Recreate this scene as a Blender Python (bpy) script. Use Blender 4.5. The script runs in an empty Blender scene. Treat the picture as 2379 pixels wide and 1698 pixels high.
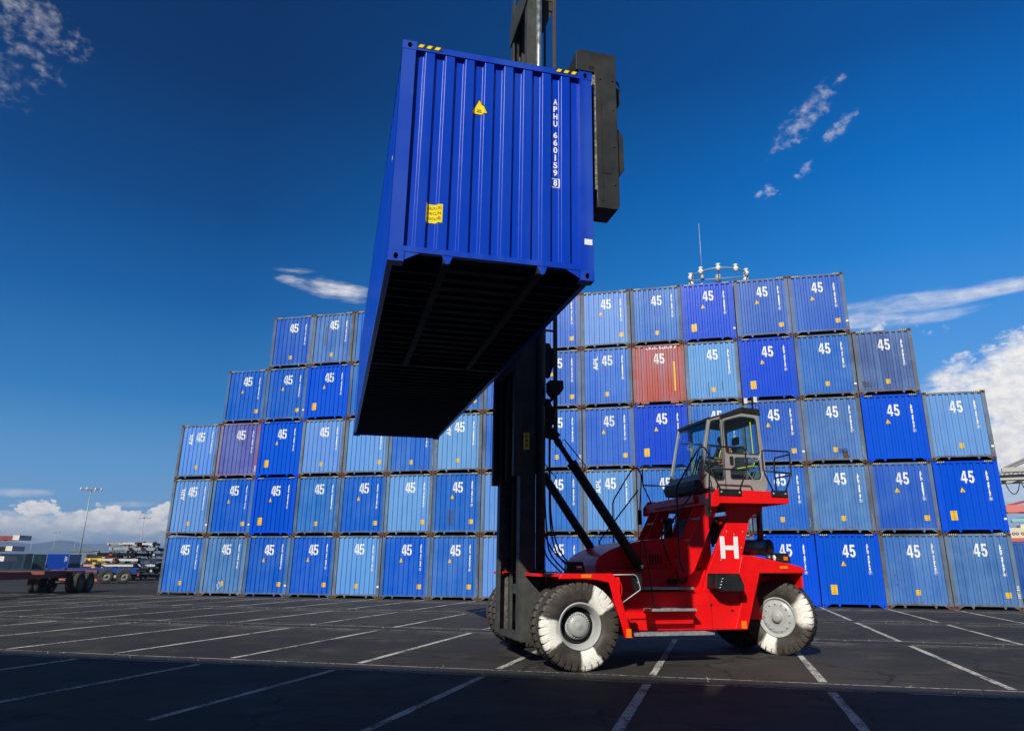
import bpy, bmesh, math, random
from mathutils import Vector, Matrix
from mathutils.geometry import tessellate_polygon

# ---------------------------------------------------------------- camera, sky, sun, exposure
scene = bpy.context.scene
COL = scene.collection
R = math.radians
PI = math.pi
W_, H_ = 2379.0, 1698.0
F_, YAW, PITCH, ROLL, CAMH, PX, PY = 1693.8, -.2448, .3033, .0061, 1.6135, 1237.5, 779.5
cam = bpy.data.cameras.new('camera'); camo = bpy.data.objects.new('camera', cam); COL.objects.link(camo)
fwd = Vector((math.sin(YAW)*math.cos(PITCH), math.cos(YAW)*math.cos(PITCH), math.sin(PITCH)))
rgt = Vector((math.cos(YAW), -math.sin(YAW), 0)); upv = rgt.cross(fwd)
r2 = rgt*math.cos(ROLL)+upv*math.sin(ROLL); u2 = -rgt*math.sin(ROLL)+upv*math.cos(ROLL)
camo.matrix_world = Matrix(((r2.x, u2.x, -fwd.x, 0), (r2.y, u2.y, -fwd.y, 0), (r2.z, u2.z, -fwd.z, CAMH), (0, 0, 0, 1)))
cam.sensor_fit = 'HORIZONTAL'; cam.sensor_width = 36.0; cam.lens = 36.0*F_/W_
cam.shift_x = -(PX-W_/2)/W_; cam.shift_y = (PY-H_/2)/W_
cam.clip_start = 0.05; cam.clip_end = 20000
scene.camera = camo

SUN_D = Vector((.170, 1.530, -1.0)).normalized()      # direction the light travels
SUN_EL = math.asin(-SUN_D.z)
SUN_AZ = math.atan2(-SUN_D.x, -SUN_D.y)               # from +Y towards +X
sun = bpy.data.lights.new('sun', 'SUN'); sun.energy = 4.8; sun.angle = R(.5); sun.color = (1, .95, .87)
suno = bpy.data.objects.new('sun', sun); COL.objects.link(suno)
suno.rotation_euler = SUN_D.to_track_quat('-Z', 'Y').to_euler()
suno.location = (0, -20, 40)

world = bpy.data.worlds.new("World"); scene.world = world; world.use_nodes = True
SKY_STRENGTH = .085
scene.view_settings.view_transform = 'Standard'; scene.view_settings.look = 'None'
scene.view_settings.exposure = 0.0; scene.view_settings.gamma = 1.0

def srgb(r, g, b):
    f = lambda c: (c/255/12.92) if c/255 <= .04045 else ((c/255+.055)/1.055)**2.4
    return (f(r), f(g), f(b))
class NT:
    def __init__(s, tree): s.t = tree; s.n = tree.nodes; s.l = tree.links
    def new(s, typ, **kw):
        n = s.n.new(typ)
        for k, v in kw.items(): setattr(n, k, v)
        return n
    def put(s, sock, v):
        if v is None: return
        if isinstance(v, bpy.types.NodeSocket): s.l.new(v, sock)
        else: sock.default_value = v
    def math(s, op, a, b=None, c=None, clamp=False):
        n = s.new('ShaderNodeMath', operation=op); n.use_clamp = clamp
        s.put(n.inputs[0], a); s.put(n.inputs[1], b)
        if c is not None: s.put(n.inputs[2], c)
        return n.outputs[0]
    def vmath(s, op, a, b=None):
        n = s.new('ShaderNodeVectorMath', operation=op); s.put(n.inputs[0], a); s.put(n.inputs[1], b)
        return n.outputs[0]
    def noise(s, vec, scale, detail=4, rough=.55, dist=0):
        n = s.new('ShaderNodeTexNoise'); s.put(n.inputs['Vector'], vec)
        n.inputs['Scale'].default_value = scale; n.inputs['Detail'].default_value = detail
        n.inputs['Roughness'].default_value = rough; n.inputs['Distortion'].default_value = dist
        return n.outputs['Fac']
    def ramp(s, fac, a, b, lo=0.0, hi=1.0, smooth=True):
        n = s.new('ShaderNodeMapRange'); n.interpolation_type = 'SMOOTHSTEP' if smooth else 'LINEAR'
        s.put(n.inputs[0], fac); s.put(n.inputs[1], a); s.put(n.inputs[2], b); s.put(n.inputs[3], lo); s.put(n.inputs[4], hi)
        return n.outputs[0]
    def mix(s, fac, a, b, typ='MIX'):
        n = s.new('ShaderNodeMix', data_type='RGBA', blend_type=typ)
        s.put(n.inputs[0], fac)
        for i, v in ((6, a), (7, b)):
            if isinstance(v, tuple) and len(v) == 3: v = v+(1,)
            s.put(n.inputs[i], v)
        return n.outputs[2]
    def mapping(s, vec, scale=(1, 1, 1), rot=(0, 0, 0), loc=(0, 0, 0)):
        n = s.new('ShaderNodeMapping'); s.put(n.inputs[0], vec)
        n.inputs[1].default_value = loc; n.inputs[2].default_value = rot; n.inputs[3].default_value = scale
        return n.outputs[0]
    def sep(s, vec):
        n = s.new('ShaderNodeSeparateXYZ'); s.put(n.inputs[0], vec); return n.outputs
    def comb(s, x, y, z):
        n = s.new('ShaderNodeCombineXYZ')
        for i, v in enumerate((x, y, z)): s.put(n.inputs[i], v)
        return n.outputs[0]

def build_sky():
    t = NT(world.node_tree); t.n.clear()
    out = t.new('ShaderNodeOutputWorld'); bg = t.new('ShaderNodeBackground')
    sky = t.new('ShaderNodeTexSky', sky_type='NISHITA'); sky.sun_disc = False
    sky.sun_elevation = SUN_EL; sky.sun_rotation = SUN_AZ
    sky.altitude = 0; sky.air_density = 1.0; sky.dust_density = .35; sky.ozone_density = 3.0
    g = t.new('ShaderNodeTexCoord').outputs['Generated']
    x, y, z = t.sep(g)[:3]
    el = t.math('MULTIPLY', t.math('ARCSINE', z), 180/PI)
    az = t.math('MULTIPLY', t.math('ARCTAN2', x, y), 180/PI)
    # the sky ahead, deepened by a polarising filter: colours by elevation, darker towards the left
    def ramp_el(stops):
        r = t.new('ShaderNodeValToRGB'); e = r.color_ramp.elements
        while len(e) < len(stops): e.new(.5)
        for k, (d, c) in enumerate(stops):
            e[k].position = max(0, min(1, d/60)); e[k].color = tuple(srgb(*c))+(1,)
        t.put(r.inputs[0], t.math('DIVIDE', el, 60.0)); return r.outputs[0]
    lcol = ramp_el([(0, (168, 188, 212)), (2.0, (132, 176, 220)), (6, (98, 158, 212)), (11, (50, 126, 192)), (18, (14, 94, 164)), (25, (0, 68, 132)), (34, (0, 48, 102)), (60, (0, 34, 78))])
    rcol = ramp_el([(0, (190, 208, 232)), (4, (150, 192, 236)), (10, (104, 168, 234)), (17, (66, 146, 224)), (22, (30, 128, 212)), (28, (0, 108, 194)), (36, (0, 78, 152)), (60, (0, 44, 96))])
    grad = t.mix(t.ramp(az, -38.0, 16.0, 0, 1, False), lcol, rcol)
    grad = t.mix(1.0, grad, (1/SKY_STRENGTH,)*3, 'MULTIPLY')
    gn = grad.node; gn.clamp_result = False
    hsv = t.new('ShaderNodeHueSaturation'); t.put(hsv.inputs['Color'], sky.outputs[0]); hsv.inputs['Saturation'].default_value = .45; hsv.inputs['Value'].default_value = .36
    side = t.ramp(t.math('ABSOLUTE', t.math('ADD', az, 15.0)), 75.0, 130.0)
    side = t.math('MAXIMUM', side, t.ramp(el, -.5, -2.0))
    side = t.math('MAXIMUM', side, t.ramp(el, 47.0, 60.0))
    col = t.mix(side, grad, hsv.outputs[0])
    # clouds, laid out by compass bearing and elevation
    aev = t.comb(az, el, 0.0)
    n_big = t.noise(t.mapping(aev, (.10, .22, 1)), 1.0, 9, .62)
    n_puff = t.noise(t.mapping(aev, (.35, .62, 1), loc=(7, 3, 1)), 1.0, 9, .60)
    n_fine = t.noise(t.mapping(aev, (.9, 1.2, 1), rot=(0, 0, .5), loc=(2, 9, 1)), 1.0, 8, .62)
    n_sm = t.noise(t.mapping(aev, (1.15, 1.7, 1), loc=(4, 2, 1)), 1.0, 10, .60)
    n_wisp = t.noise(t.mapping(aev, (.16, .95, 1), rot=(0, 0, -.14), loc=(1, 5, 0)), 1.0, 7, .6, .4)
    def blob(a0, e0, ra, re, rot=0.0):
        da = t.math('SUBTRACT', az, a0); de = t.math('SUBTRACT', el, e0)
        c, s_ = math.cos(rot), math.sin(rot)
        p = t.math('DIVIDE', t.math('ADD', t.math('MULTIPLY', da, c), t.math('MULTIPLY', de, s_)), ra)
        q = t.math('DIVIDE', t.math('SUBTRACT', t.math('MULTIPLY', de, c), t.math('MULTIPLY', da, s_)), re)
        return t.math('SUBTRACT', 1.0, t.math('ADD', t.math('MULTIPLY', p, p), t.math('MULTIPLY', q, q)), clamp=True)
    def cloud(b, n, lo, hi, k=1.0, op=1.0):
        v = t.math('ADD', t.math('MULTIPLY', t.math('SUBTRACT', b, 1.0), k), n)
        v = t.ramp(v, lo, hi)
        v = t.math('MULTIPLY', v, t.ramp(b, 0.0, .25))
        return t.math('MULTIPLY', v, op)
    parts = [
        cloud(blob(-54.3, 33.6, 5.2, 1.9, -.30), n_sm, .32, .88, .22, .56),
        cloud(blob(-53.8, 31.4, 3.6, 1.2, -.5), n_sm, .36, .9, .22, .42),
        cloud(blob(-55, 29.5, 3.4, 2.6, -.3), n_sm, .38, .95, .22, .3),
        cloud(blob(9.2, 31.9, 4.4, 1.25, .60), n_sm, .32, .86, .24, .66),
        cloud(blob(12.2, 34.0, 1.2, .5, .4), n_sm, .44, .72, .2, .4),
        cloud(blob(11.8, 30.8, 2.0, .6, .55), n_sm, .32, .76, .2, .6),
        cloud(blob(8.2, 30.3, 2.2, .6, .3), n_sm, .52, .76, .2, .35),
        cloud(blob(5.9, 27.2, 1.5, .6, .1), n_sm, .38, .62, .2, .42),
        cloud(blob(8.7, 28.3, 1.1, .5, .6), n_sm, .38, .62, .2, .35),
        cloud(blob(-30.8, 20.3, 5.4, 1.0, -.16), n_wisp, .30, .66, .28, .85),
        cloud(blob(-31, 19.6, 2.6, .4, -.1), n_wisp, .42, .80, .3, .5),
        cloud(blob(13.0, 17.3, 8.5, 1.5, .03), n_wisp, .22, .78, .32, .80),
        cloud(blob(20.0, 17.8, 6.5, .75, .05), n_wisp, .22, .72, .32, .78),
        cloud(blob(12.0, 15.9, 3.4, 1.0, .1), n_sm, .34, .62, .22, .7),
        cloud(blob(16, 15.6, 2.6, .5, .1), n_sm, .46, .75, .25, .5),
        cloud(blob(22.5, 9.4, 9.6, 5.6, 0), n_puff, .12, .38, .34, .97),
        cloud(blob(17.3, 13.6, 1.7, .6, .1), n_sm, .38, .66, .25, .75),
        cloud(blob(20.6, 14.4, 3.2, .8, .25), n_sm, .34, .58, .25, .75),
        cloud(blob(22, 4.5, 9.0, 4.2, 0), n_big, .20, .65, .30, .8),
        cloud(blob(-47.5, 3.25, 1.7, .80, 0), n_sm, .30, .40, .36, 1.0),
        cloud(blob(-45.6, 2.7, 1.6, .55, 0), n_sm, .30, .40, .34, 1.0),
        cloud(blob(-43.7, 3.0, 2.0, .80, 0), n_sm, .30, .40, .36, 1.0),
        cloud(blob(-41.4, 2.8, 2.4, .65, 0), n_sm, .30, .42, .34, .95),
        cloud(blob(-39.8, 3.35, 1.7, .7, 0), n_sm, .30, .42, .34, .95),
        cloud(blob(-50.3, 2.6, 2.6, .6, 0), n_sm, .30, .42, .34, .95),
        cloud(blob(-45, 2.35, 13.0, .75, 0), n_puff, .14, .46, .25, .88),
        cloud(blob(-49.0, 4.2, 2.8, .42, .02), n_wisp, .26, .72, .3, .7),
        cloud(blob(-42.0, 3.7, 3.0, .3, .05), n_wisp, .30, .75, .3, .5),
        cloud(blob(-45, 1.5, 14.0, 1.2, 0), n_wisp, .16, .62, .3, .6),
    ]
    m = parts[0]
    for p in parts[1:]: m = t.math('MAXIMUM', m, p)
    # billow shading: bright tops, greyer undersides
    bill = t.noise(t.mapping(aev, (1.15, 1.7, 1), loc=(4.1, 1.65, 1)), 1.0, 8, .60)
    lum = t.ramp(bill, .34, .66, .62, 1.0)
    lum2 = t.ramp(el, 1.0, 3.0, .84, 1.0)
    lum2 = t.math('ADD', lum2, 0)
    hi = t.ramp(el, 14, 34, 1.0, .70)
    lum = t.math('MULTIPLY', t.math('MULTIPLY', lum, lum2), hi)
    cc = t.mix(lum, (4.2, 5.0, 6.8), (12.0, 11.6, 11.1))
    col = t.mix(m, col, cc)
    t.put(bg.inputs['Color'], col); bg.inputs['Strength'].default_value = SKY_STRENGTH
    t.l.new(bg.outputs[0], out.inputs[0])
build_sky()

# ---------------------------------------------------------------- materials
MATS = {}
def mat(name, color, rough=.5, metal=0.0, spec=.5, noise_amt=.12, noise_scale=6, bump=0.0, dirt=0.0, coat=0.0, dirt_col=(.12, .10, .075)):
    if name in MATS: return MATS[name]
    m = bpy.data.materials.new(name); m.use_nodes = True; t = NT(m.node_tree)
    b = t.n['Principled BSDF']; tc = t.new('ShaderNodeTexCoord').outputs['Object']
    n = t.noise(tc, noise_scale, 6, .6)
    k = t.ramp(n, .3, .7, 1-noise_amt, 1+noise_amt)
    c = t.mix(1.0, color, t.comb(k, k, k), 'MULTIPLY')
    if dirt:
        d = t.math('MULTIPLY', t.ramp(t.noise(tc, 2.3, 7, .65), .42, .72), dirt)
        c = t.mix(d, c, dirt_col)
    t.put(b.inputs['Base Color'], c)
    t.put(b.inputs['Roughness'], t.ramp(n, .3, .7, max(rough-.06, .03), min(rough+.1, 1)))
    b.inputs['Metallic'].default_value = metal; b.inputs['Specular IOR Level'].default_value = spec
    if coat: b.inputs['Coat Weight'].default_value = coat; b.inputs['Coat Roughness'].default_value = .12
    if bump:
        bn = t.new('ShaderNodeBump'); bn.inputs['Strength'].default_value = bump; bn.inputs['Distance'].default_value = .01
        t.put(bn.inputs['Height'], t.noise(tc, noise_scale*4, 5, .6)); t.l.new(bn.outputs[0], b.inputs['Normal'])
    MATS[name] = m
    return m

def container_paint(name='container_paint', rusty=1.0):
    """colour of the object = paint colour, its alpha = how weathered it is"""
    m = bpy.data.materials.new(name); m.use_nodes = True; t = NT(m.node_tree)
    b = t.n['Principled BSDF']; oi = t.new('ShaderNodeObjectInfo')
    tc = t.new('ShaderNodeTexCoord').outputs['Object']
    p = t.vmath('ADD', tc, t.vmath('MULTIPLY', oi.outputs['Location'], (1.7, .9, 1.3)))
    wear = oi.outputs['Alpha']
    z = t.sep(tc)[2]; x = t.sep(tc)[0]
    big = t.noise(p, .9, 5, .6); fine = t.noise(p, 14, 6, .65)
    streak = t.noise(t.mapping(p, (9, 9, .55)), 1.0, 5, .6)
    ribs = t.noise(t.mapping(p, (3.5, 3.5, .12)), 1.0, 2, .5)
    c = oi.outputs['Color']
    fade = t.math('MULTIPLY', t.ramp(big, .35, .68, 0, .55), wear)
    c = t.mix(fade, c, t.mix(.5, c, (.22, .40, .64)))
    c = t.mix(t.math('MULTIPLY', t.ramp(ribs, .45, .7, 0, .35), wear), c, (.15, .34, .62))
    gr = t.math('MULTIPLY', t.ramp(streak, .50, .78, 0, .55), t.math('MULTIPLY_ADD', wear, .8, .05))
    c = t.mix(gr, c, (.055, .062, .075))
    # rust: specks, thicker low down
    low = t.ramp(z, .0, .55, .16, 0)
    rs = t.noise(p, 5.5, 9, .72)
    rf = t.math('ADD', rs, t.math('MULTIPLY', low, 1.0))
    rust = t.math('MULTIPLY', t.ramp(rf, .66, .74), t.math('MULTIPLY', t.ramp(wear, .2, .7), rusty))
    c = t.mix(rust, c, t.mix(fine, (.06, .025, .012), (.22, .09, .04)))
    rs2 = t.ramp(t.noise(t.mapping(p, (26, 26, .9)), 1.0, 4, .6), .56, .72)
    c = t.mix(t.math('MULTIPLY', rs2, t.ramp(wear, .62, .9, 0, .55)), c, (.13, .085, .05))
    sc = t.ramp(t.noise(t.mapping(p, (30, 30, 3)), 1.0, 3, .5), .74, .80)
    c = t.mix(t.math('MULTIPLY', sc, t.math('MULTIPLY', wear, .35)), c, (.45, .5, .55))
    t.put(b.inputs['Base Color'], c)
    t.put(b.inputs['Roughness'], t.math('MULTIPLY_ADD', wear, .38, .22))
    b.inputs['Specular IOR Level'].default_value = .30
    bn = t.new('ShaderNodeBump'); bn.inputs['Strength'].default_value = .22; bn.inputs['Distance'].default_value = .02
    t.put(bn.inputs['Height'], t.math('ADD', t.noise(p, 2.2, 3, .5), t.math('MULTIPLY', fine, .08))); t.l.new(bn.outputs[0], b.inputs['Normal'])
    return m
M_CONT = container_paint()
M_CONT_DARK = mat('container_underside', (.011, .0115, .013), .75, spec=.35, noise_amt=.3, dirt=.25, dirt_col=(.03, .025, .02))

def worn_paint(name, color, amount=.35, scale=22, chip_to=None):
    m = bpy.data.materials.new(name); m.use_nodes = True; t = NT(m.node_tree)
    b = t.n['Principled BSDF']; tc = t.new('ShaderNodeTexCoord').outputs['Object']
    oi = t.new('ShaderNodeObjectInfo'); p = t.vmath('ADD', tc, oi.outputs['Location'])
    n = t.noise(p, scale, 8, .68); n2 = t.noise(p, 1.4, 4, .6)
    f = t.ramp(t.math('ADD', n, t.math('MULTIPLY', n2, .35)), .76-amount*.3, .84-amount*.2)
    f = t.math('MULTIPLY', f, min(1, amount*1.8))
    t.put(b.inputs['Base Color'], t.mix(f, color, chip_to or (color[0]*.45, color[1]*.45, color[2]*.5)))
    b.inputs['Roughness'].default_value = .55
    return m
M_WHITE = worn_paint('white_lettering', (.78, .80, .82), .30, 30, (.2, .28, .45))
M_WHITE_NEW = mat('white_lettering_fresh', (.82, .83, .84), .5, noise_amt=.04)
M_YEL = mat('yellow_sticker', (.80, .50, .025), .45, noise_amt=.1, noise_scale=20)
M_YEL2 = mat('yellow_fresh', (.86, .68, .015), .4, noise_amt=.05)
M_CREAM = mat('faded_hazard_yellow', (.62, .52, .20), .6, noise_amt=.25, noise_scale=30)
M_BLACKP = mat('black_paint', (.012, .012, .014), .45)
M_RUST = mat('rusty_steel', (.10, .052, .03), .8, noise_amt=.5, noise_scale=18, bump=.4)
M_HOLE = mat('dark_recess', (.006, .006, .007), .9)

def truck_red():
    m = bpy.data.materials.new('red_paint'); m.use_nodes = True; t = NT(m.node_tree)
    b = t.n['Principled BSDF']; tc = t.new('ShaderNodeTexCoord').outputs['Object']
    n = t.noise(tc, 3, 6, .6); d = t.noise(t.mapping(tc, (4, 4, 1.2)), 1.0, 7, .7)
    c = t.mix(t.ramp(n, .3, .7), (.76, .005, .006), (.86, .008, .009))
    z = t.sep(tc)[2]
    c = t.mix(t.math('MULTIPLY', t.ramp(d, .48, .78), t.ramp(z, 1.8, .4, .08, .30)), c, (.20, .03, .022))
    t.put(b.inputs['Base Color'], c)
    t.put(b.inputs['Roughness'], t.ramp(n, .3, .7, .26, .40)); b.inputs['Coat Weight'].default_value = .04; b.inputs['Specular IOR Level'].default_value = .32
    b.inputs['Coat Roughness'].default_value = .1
    bn = t.new('ShaderNodeBump'); bn.inputs['Strength'].default_value = .06; bn.inputs['Distance'].default_value = .01
    t.put(bn.inputs['Height'], t.noise(tc, 30, 4, .5)); t.l.new(bn.outputs[0], b.inputs['Normal'])
    return m
M_RED = truck_red()
M_MAST = mat('mast_steel_grey', (.050, .056, .053), .55, spec=.25, noise_amt=.3, noise_scale=4, bump=.15, dirt=.35, dirt_col=(.10, .085, .06))
M_MASTIN = mat('worn_inner_rail', (.13, .13, .12), .42, metal=.35, noise_amt=.45, noise_scale=14, bump=.2)
M_DARK = mat('black_steel', (.016, .017, .019), .42, spec=.3, noise_amt=.3, bump=.1)
M_CHROME = mat('chrome_rod', (.85, .88, .90), .34, metal=1.0, noise_amt=.04)
M_RUB = mat('black_rubber', (.018, .018, .019), .7, noise_amt=.3)
M_ALU = mat('aluminium_step', (.50, .51, .52), .42, metal=.6, noise_amt=.2, noise_scale=25, bump=.25, dirt=.25)
M_CABG = mat('cab_grey_paint', (.27, .275, .262), .38, noise_amt=.06, coat=.2)
M_WHEELG = mat('rim_grey_paint', (.40, .42, .41), .38, noise_amt=.1, dirt=.25)
M_LAMP = mat('lamp_lens', (.75, .75, .72), .15, noise_amt=.05)
M_AMBER = mat('amber_reflector', (.85, .19, .01), .3, noise_amt=.05)
M_REDLENS = mat('red_lens', (.5, .02, .02), .25)
M_GALV = mat('galvanised_steel', (.42, .44, .45), .5, metal=.3, noise_amt=.15, dirt=.15)
M_SKIN = mat('skin', (.16, .085, .055), .5, noise_amt=.06)
M_HAIR = mat('black_hair', (.012, .010, .010), .7)
M_VEST = mat('orange_vest', (.95, .16, .04), .6, noise_amt=.08)
M_STRIPE = mat('vest_reflective_stripe', (.85, .85, .25), .4)
M_TROUS = mat('dark_trousers', (.03, .035, .05), .8)
M_SEAT = mat('seat_fabric', (.035, .037, .04), .8, bump=.3)

def glass_mat():
    m = bpy.data.materials.new('tinted_glass'); m.use_nodes = True; t = NT(m.node_tree); t.n.clear()
    o = t.new('ShaderNodeOutputMaterial'); tr = t.new('ShaderNodeBsdfTransparent'); gl = t.new('ShaderNodeBsdfGlossy')
    tr.inputs[0].default_value = (.80, .93, .95, 1); gl.inputs['Roughness'].default_value = .02; gl.inputs[0].default_value = (.9, .95, 1, 1)
    lw = t.new('ShaderNodeLayerWeight'); lw.inputs[0].default_value = .5
    fr = t.new('ShaderNodeMath', operation='MULTIPLY_ADD'); fr.inputs[1].default_value = .55; fr.inputs[2].default_value = .035
    t.put(fr.inputs[0], t.math('POWER', lw.outputs['Facing'], 4.5))
    mx = t.new('ShaderNodeMixShader')
    t.l.new(fr.outputs[0], mx.inputs[0]); t.l.new(tr.outputs[0], mx.inputs[1]); t.l.new(gl.outputs[0], mx.inputs[2])
    t.l.new(mx.outputs[0], o.inputs[0])
    return m
M_GLASS = glass_mat()

def tyre_mat(name, sectors):
    """rubber with white sectors coloured into the outer sidewall at set angles; sectors = (angle, half width, outer only)"""
    m = bpy.data.materials.new(name); m.use_nodes = True; t = NT(m.node_tree)
    b = t.n['Principled BSDF']; tc = t.new('ShaderNodeTexCoord').outputs['Object']
    x, y, z = t.sep(tc)[:3]
    ang = t.math('MULTIPLY', t.math('ARCTAN2', z, x), 180/PI)
    rad = t.math('SQRT', t.math('ADD', t.math('MULTIPLY', x, x), t.math('MULTIPLY', z, z)))
    n = t.noise(t.mapping(tc, (14, 14, 14)), 1.0, 5, .6)
    nr = t.math('MULTIPLY', t.math('SUBTRACT', t.noise(t.mapping(tc, (5, 5, 5)), 1.0, 3, .5), .5), 16)
    msk = None
    for a0, hw, soft in sectors:
        d = t.math('SUBTRACT', t.math('ADD', ang, nr), a0)
        d = t.math('ABSOLUTE', t.math('SUBTRACT', t.math('FLOORED_MODULO', t.math('ADD', d, 180), 360), 180))
        s = t.ramp(d, hw, hw-soft)
        msk = s if msk is None else t.math('MAXIMUM', msk, s)
    msk = t.math('MULTIPLY', msk, t.ramp(t.math('ADD', y, t.math('MULTIPLY', t.math('SUBTRACT', n, .5), .05)), -.085, -.115))
    drip = t.ramp(t.noise(t.comb(t.math('MULTIPLY', ang, .11), t.math('MULTIPLY', rad, 3), 0.0), 1.0, 6, .6), .64, .70)
    msk = t.math('MULTIPLY', msk, t.math('SUBTRACT', 1.0, t.math('MULTIPLY', drip, t.ramp(rad, .40, .64, .3, 1))))
    dust = t.ramp(t.noise(tc, 5, 6, .6), .35, .7)
    rub = t.mix(dust, (.030, .026, .022), (.072, .060, .048))
    tread = t.ramp(rad, .60, .68)
    rub = t.mix(t.math('MULTIPLY', tread, .5), rub, (.085, .070, .055))
    wh = t.mix(t.ramp(t.noise(tc, 22, 5, .6), .4, .8), (.88, .86, .78), (.62, .59, .50))
    t.put(b.inputs['Base Color'], t.mix(msk, rub, wh)); b.inputs['Roughness'].default_value = .62
    bn = t.new('ShaderNodeBump'); bn.inputs['Strength'].default_value = .2; bn.inputs['Distance'].default_value = .01
    t.put(bn.inputs['Height'], t.noise(tc, 40, 4, .5)); t.l.new(bn.outputs[0], b.inputs['Normal'])
    return m

# ---------------------------------------------------------------- mesh helpers
def link(o, parent=None):
    COL.objects.link(o)
    if parent is not None: o.parent = parent
    return o
def tag(o, label, cat, group=None, kind=None):
    o['label'] = label; o['category'] = cat
    if group: o['group'] = group
    if kind: o['kind'] = kind
    return o
def empty(name, loc=(0, 0, 0), rz=0.0):
    o = bpy.data.objects.new(name, None); o.location = loc; o.rotation_euler = (0, 0, rz); o.empty_display_size = .3
    return link(o)

class MB:
    def __init__(s, org=(0, 0, 0)): s.v = []; s.f = []; s.sm = []; s.o = Vector(org); s.mi = []; s.cur = 0
    def add(s, verts, faces, smooth=False):
        k = len(s.v); s.v += [Vector(p)-s.o for p in verts]
        for f in faces:
            s.f.append([i+k for i in f]); s.sm.append(smooth); s.mi.append(s.cur)
        return s
    def box(s, x0, x1, y0, y1, z0, z1):
        p = [(x, y, z) for z in (z0, z1) for y in (y0, y1) for x in (x0, x1)]
        return s.add(p, [(0, 2, 3, 1), (4, 5, 7, 6), (0, 1, 5, 4), (2, 6, 7, 3), (0, 4, 6, 2), (1, 3, 7, 5)])
    def bar(s, a, b, w, h, up=(0, 0, 1)):
        a, b = Vector(a), Vector(b); d = (b-a).normalized(); up = Vector(up)
        if abs(d.dot(up)) > .98: up = Vector((1, 0, 0))
        sx = d.cross(up).normalized()*w/2; sz = sx.cross(d).normalized()*h/2
        p = [q+i*sx+j*sz for q in (a, b) for i, j in ((-1, -1), (1, -1), (1, 1), (-1, 1))]
        return s.add(p, [(0, 3, 2, 1), (4, 5, 6, 7), (0, 1, 5, 4), (1, 2, 6, 5), (2, 3, 7, 6), (3, 0, 4, 7)])
    def tube(s, pts, r, n=10, cap=True, r_end=None):
        pts = [Vector(p) for p in pts]; m = len(pts)
        tans = []
        for i in range(m):
            a = pts[max(i-1, 0)]; b = pts[min(i+1, m-1)]; tans.append((b-a).normalized())
        up = Vector((0, 0, 1)) if abs(tans[0].z) < .9 else Vector((1, 0, 0))
        x = tans[0].cross(up).normalized(); ring = []
        for i in range(m):
            x = (x-tans[i]*x.dot(tans[i])).normalized(); y = tans[i].cross(x)
            rr = r if r_end is None else r+(r_end-r)*i/(m-1)
            ring += [pts[i]+(x*math.cos(2*PI*k/n)+y*math.sin(2*PI*k/n))*rr for k in range(n)]
        fs = [(i*n+k, i*n+(k+1) % n, (i+1)*n+(k+1) % n, (i+1)*n+k) for i in range(m-1) for k in range(n)]
        s.add(ring, fs, True)
        if cap:
            s.add(ring[:n], [tuple(range(n))[::-1]]); s.add(ring[-n:], [tuple(range(n))])
        return s
    def lathe(s, prof, axis='y', c=(0, 0, 0), n=48, smooth=True):
        """prof = [(radius, along axis)]"""
        ring = []
        for r, h in prof:
            for k in range(n):
                a = 2*PI*k/n; ca, sa = r*math.cos(a), r*math.sin(a)
                ring.append({'y': (c[0]+ca, c[1]+h, c[2]+sa), 'z': (c[0]+ca, c[1]+sa, c[2]+h), 'x': (c[0]+h, c[1]+ca, c[2]+sa)}[axis])
        m = len(prof)
        fs = [(i*n+k, i*n+(k+1) % n, (i+1)*n+(k+1) % n, (i+1)*n+k) for i in range(m-1) for k in range(n)]
        return s.add(ring, fs, smooth)
    def plate(s, outer, t0, t1, holes=(), axis='y'):
        """polygon in (x,z) (axis y) / (x,y) (axis z) / (y,z) (axis x), extruded from t0 to t1"""
        loops = [list(outer)]+[list(h) for h in holes]
        P = lambda a, b, t: {'y': (a, t, b), 'z': (a, b, t), 'x': (t, a, b)}[axis]
        tri = tessellate_polygon([[Vector((a, b, 0)) for a, b in l] for l in loops])
        flat = [p for l in loops for p in l]; N = len(flat)
        vs = [P(a, b, t0) for a, b in flat]+[P(a, b, t1) for a, b in flat]
        fs = [tuple(q) for q in tri]+[tuple(i+N for i in q[::-1]) for q in tri]
        k = 0
        for l in loops:
            m = len(l)
            for i in range(m): fs.append((k+i, k+(i+1) % m, N+k+(i+1) % m, N+k+i))
            k += m
        return s.add(vs, fs)
    def mesh(s, name, mats, bevel=0):
        me = bpy.data.meshes.new(name); me.from_pydata([tuple(v) for v in s.v], [], s.f)
        for m in (mats if isinstance(mats, (list, tuple)) else [mats]): me.materials.append(m)
        me.polygons.foreach_set('use_smooth', s.sm); me.polygons.foreach_set('material_index', s.mi)
        bm = bmesh.new(); bm.from_mesh(me); bmesh.ops.remove_doubles(bm, verts=bm.verts, dist=1e-5)
        bmesh.ops.recalc_face_normals(bm, faces=bm.faces); bm.to_mesh(me); bm.free(); me.update()
        return me
    def build(s, name, mats, parent=None, bevel=0, seg=2):
        o = bpy.data.objects.new(name, s.mesh(name, mats)); link(o, parent)
        if bevel:
            b = o.modifiers.new('bevel', 'BEVEL'); b.width = bevel; b.segments = seg; b.limit_method = 'ANGLE'; b.angle_limit = R(40)
            b.harden_normals = False
        return o
def place(name, me, parent=None, loc=(0, 0, 0), rot=(0, 0, 0), scale=(1, 1, 1), color=None):
    o = bpy.data.objects.new(name, me); o.location = loc; o.rotation_euler = rot; o.scale = scale
    if color: o.color = color
    return link(o, parent)
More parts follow.
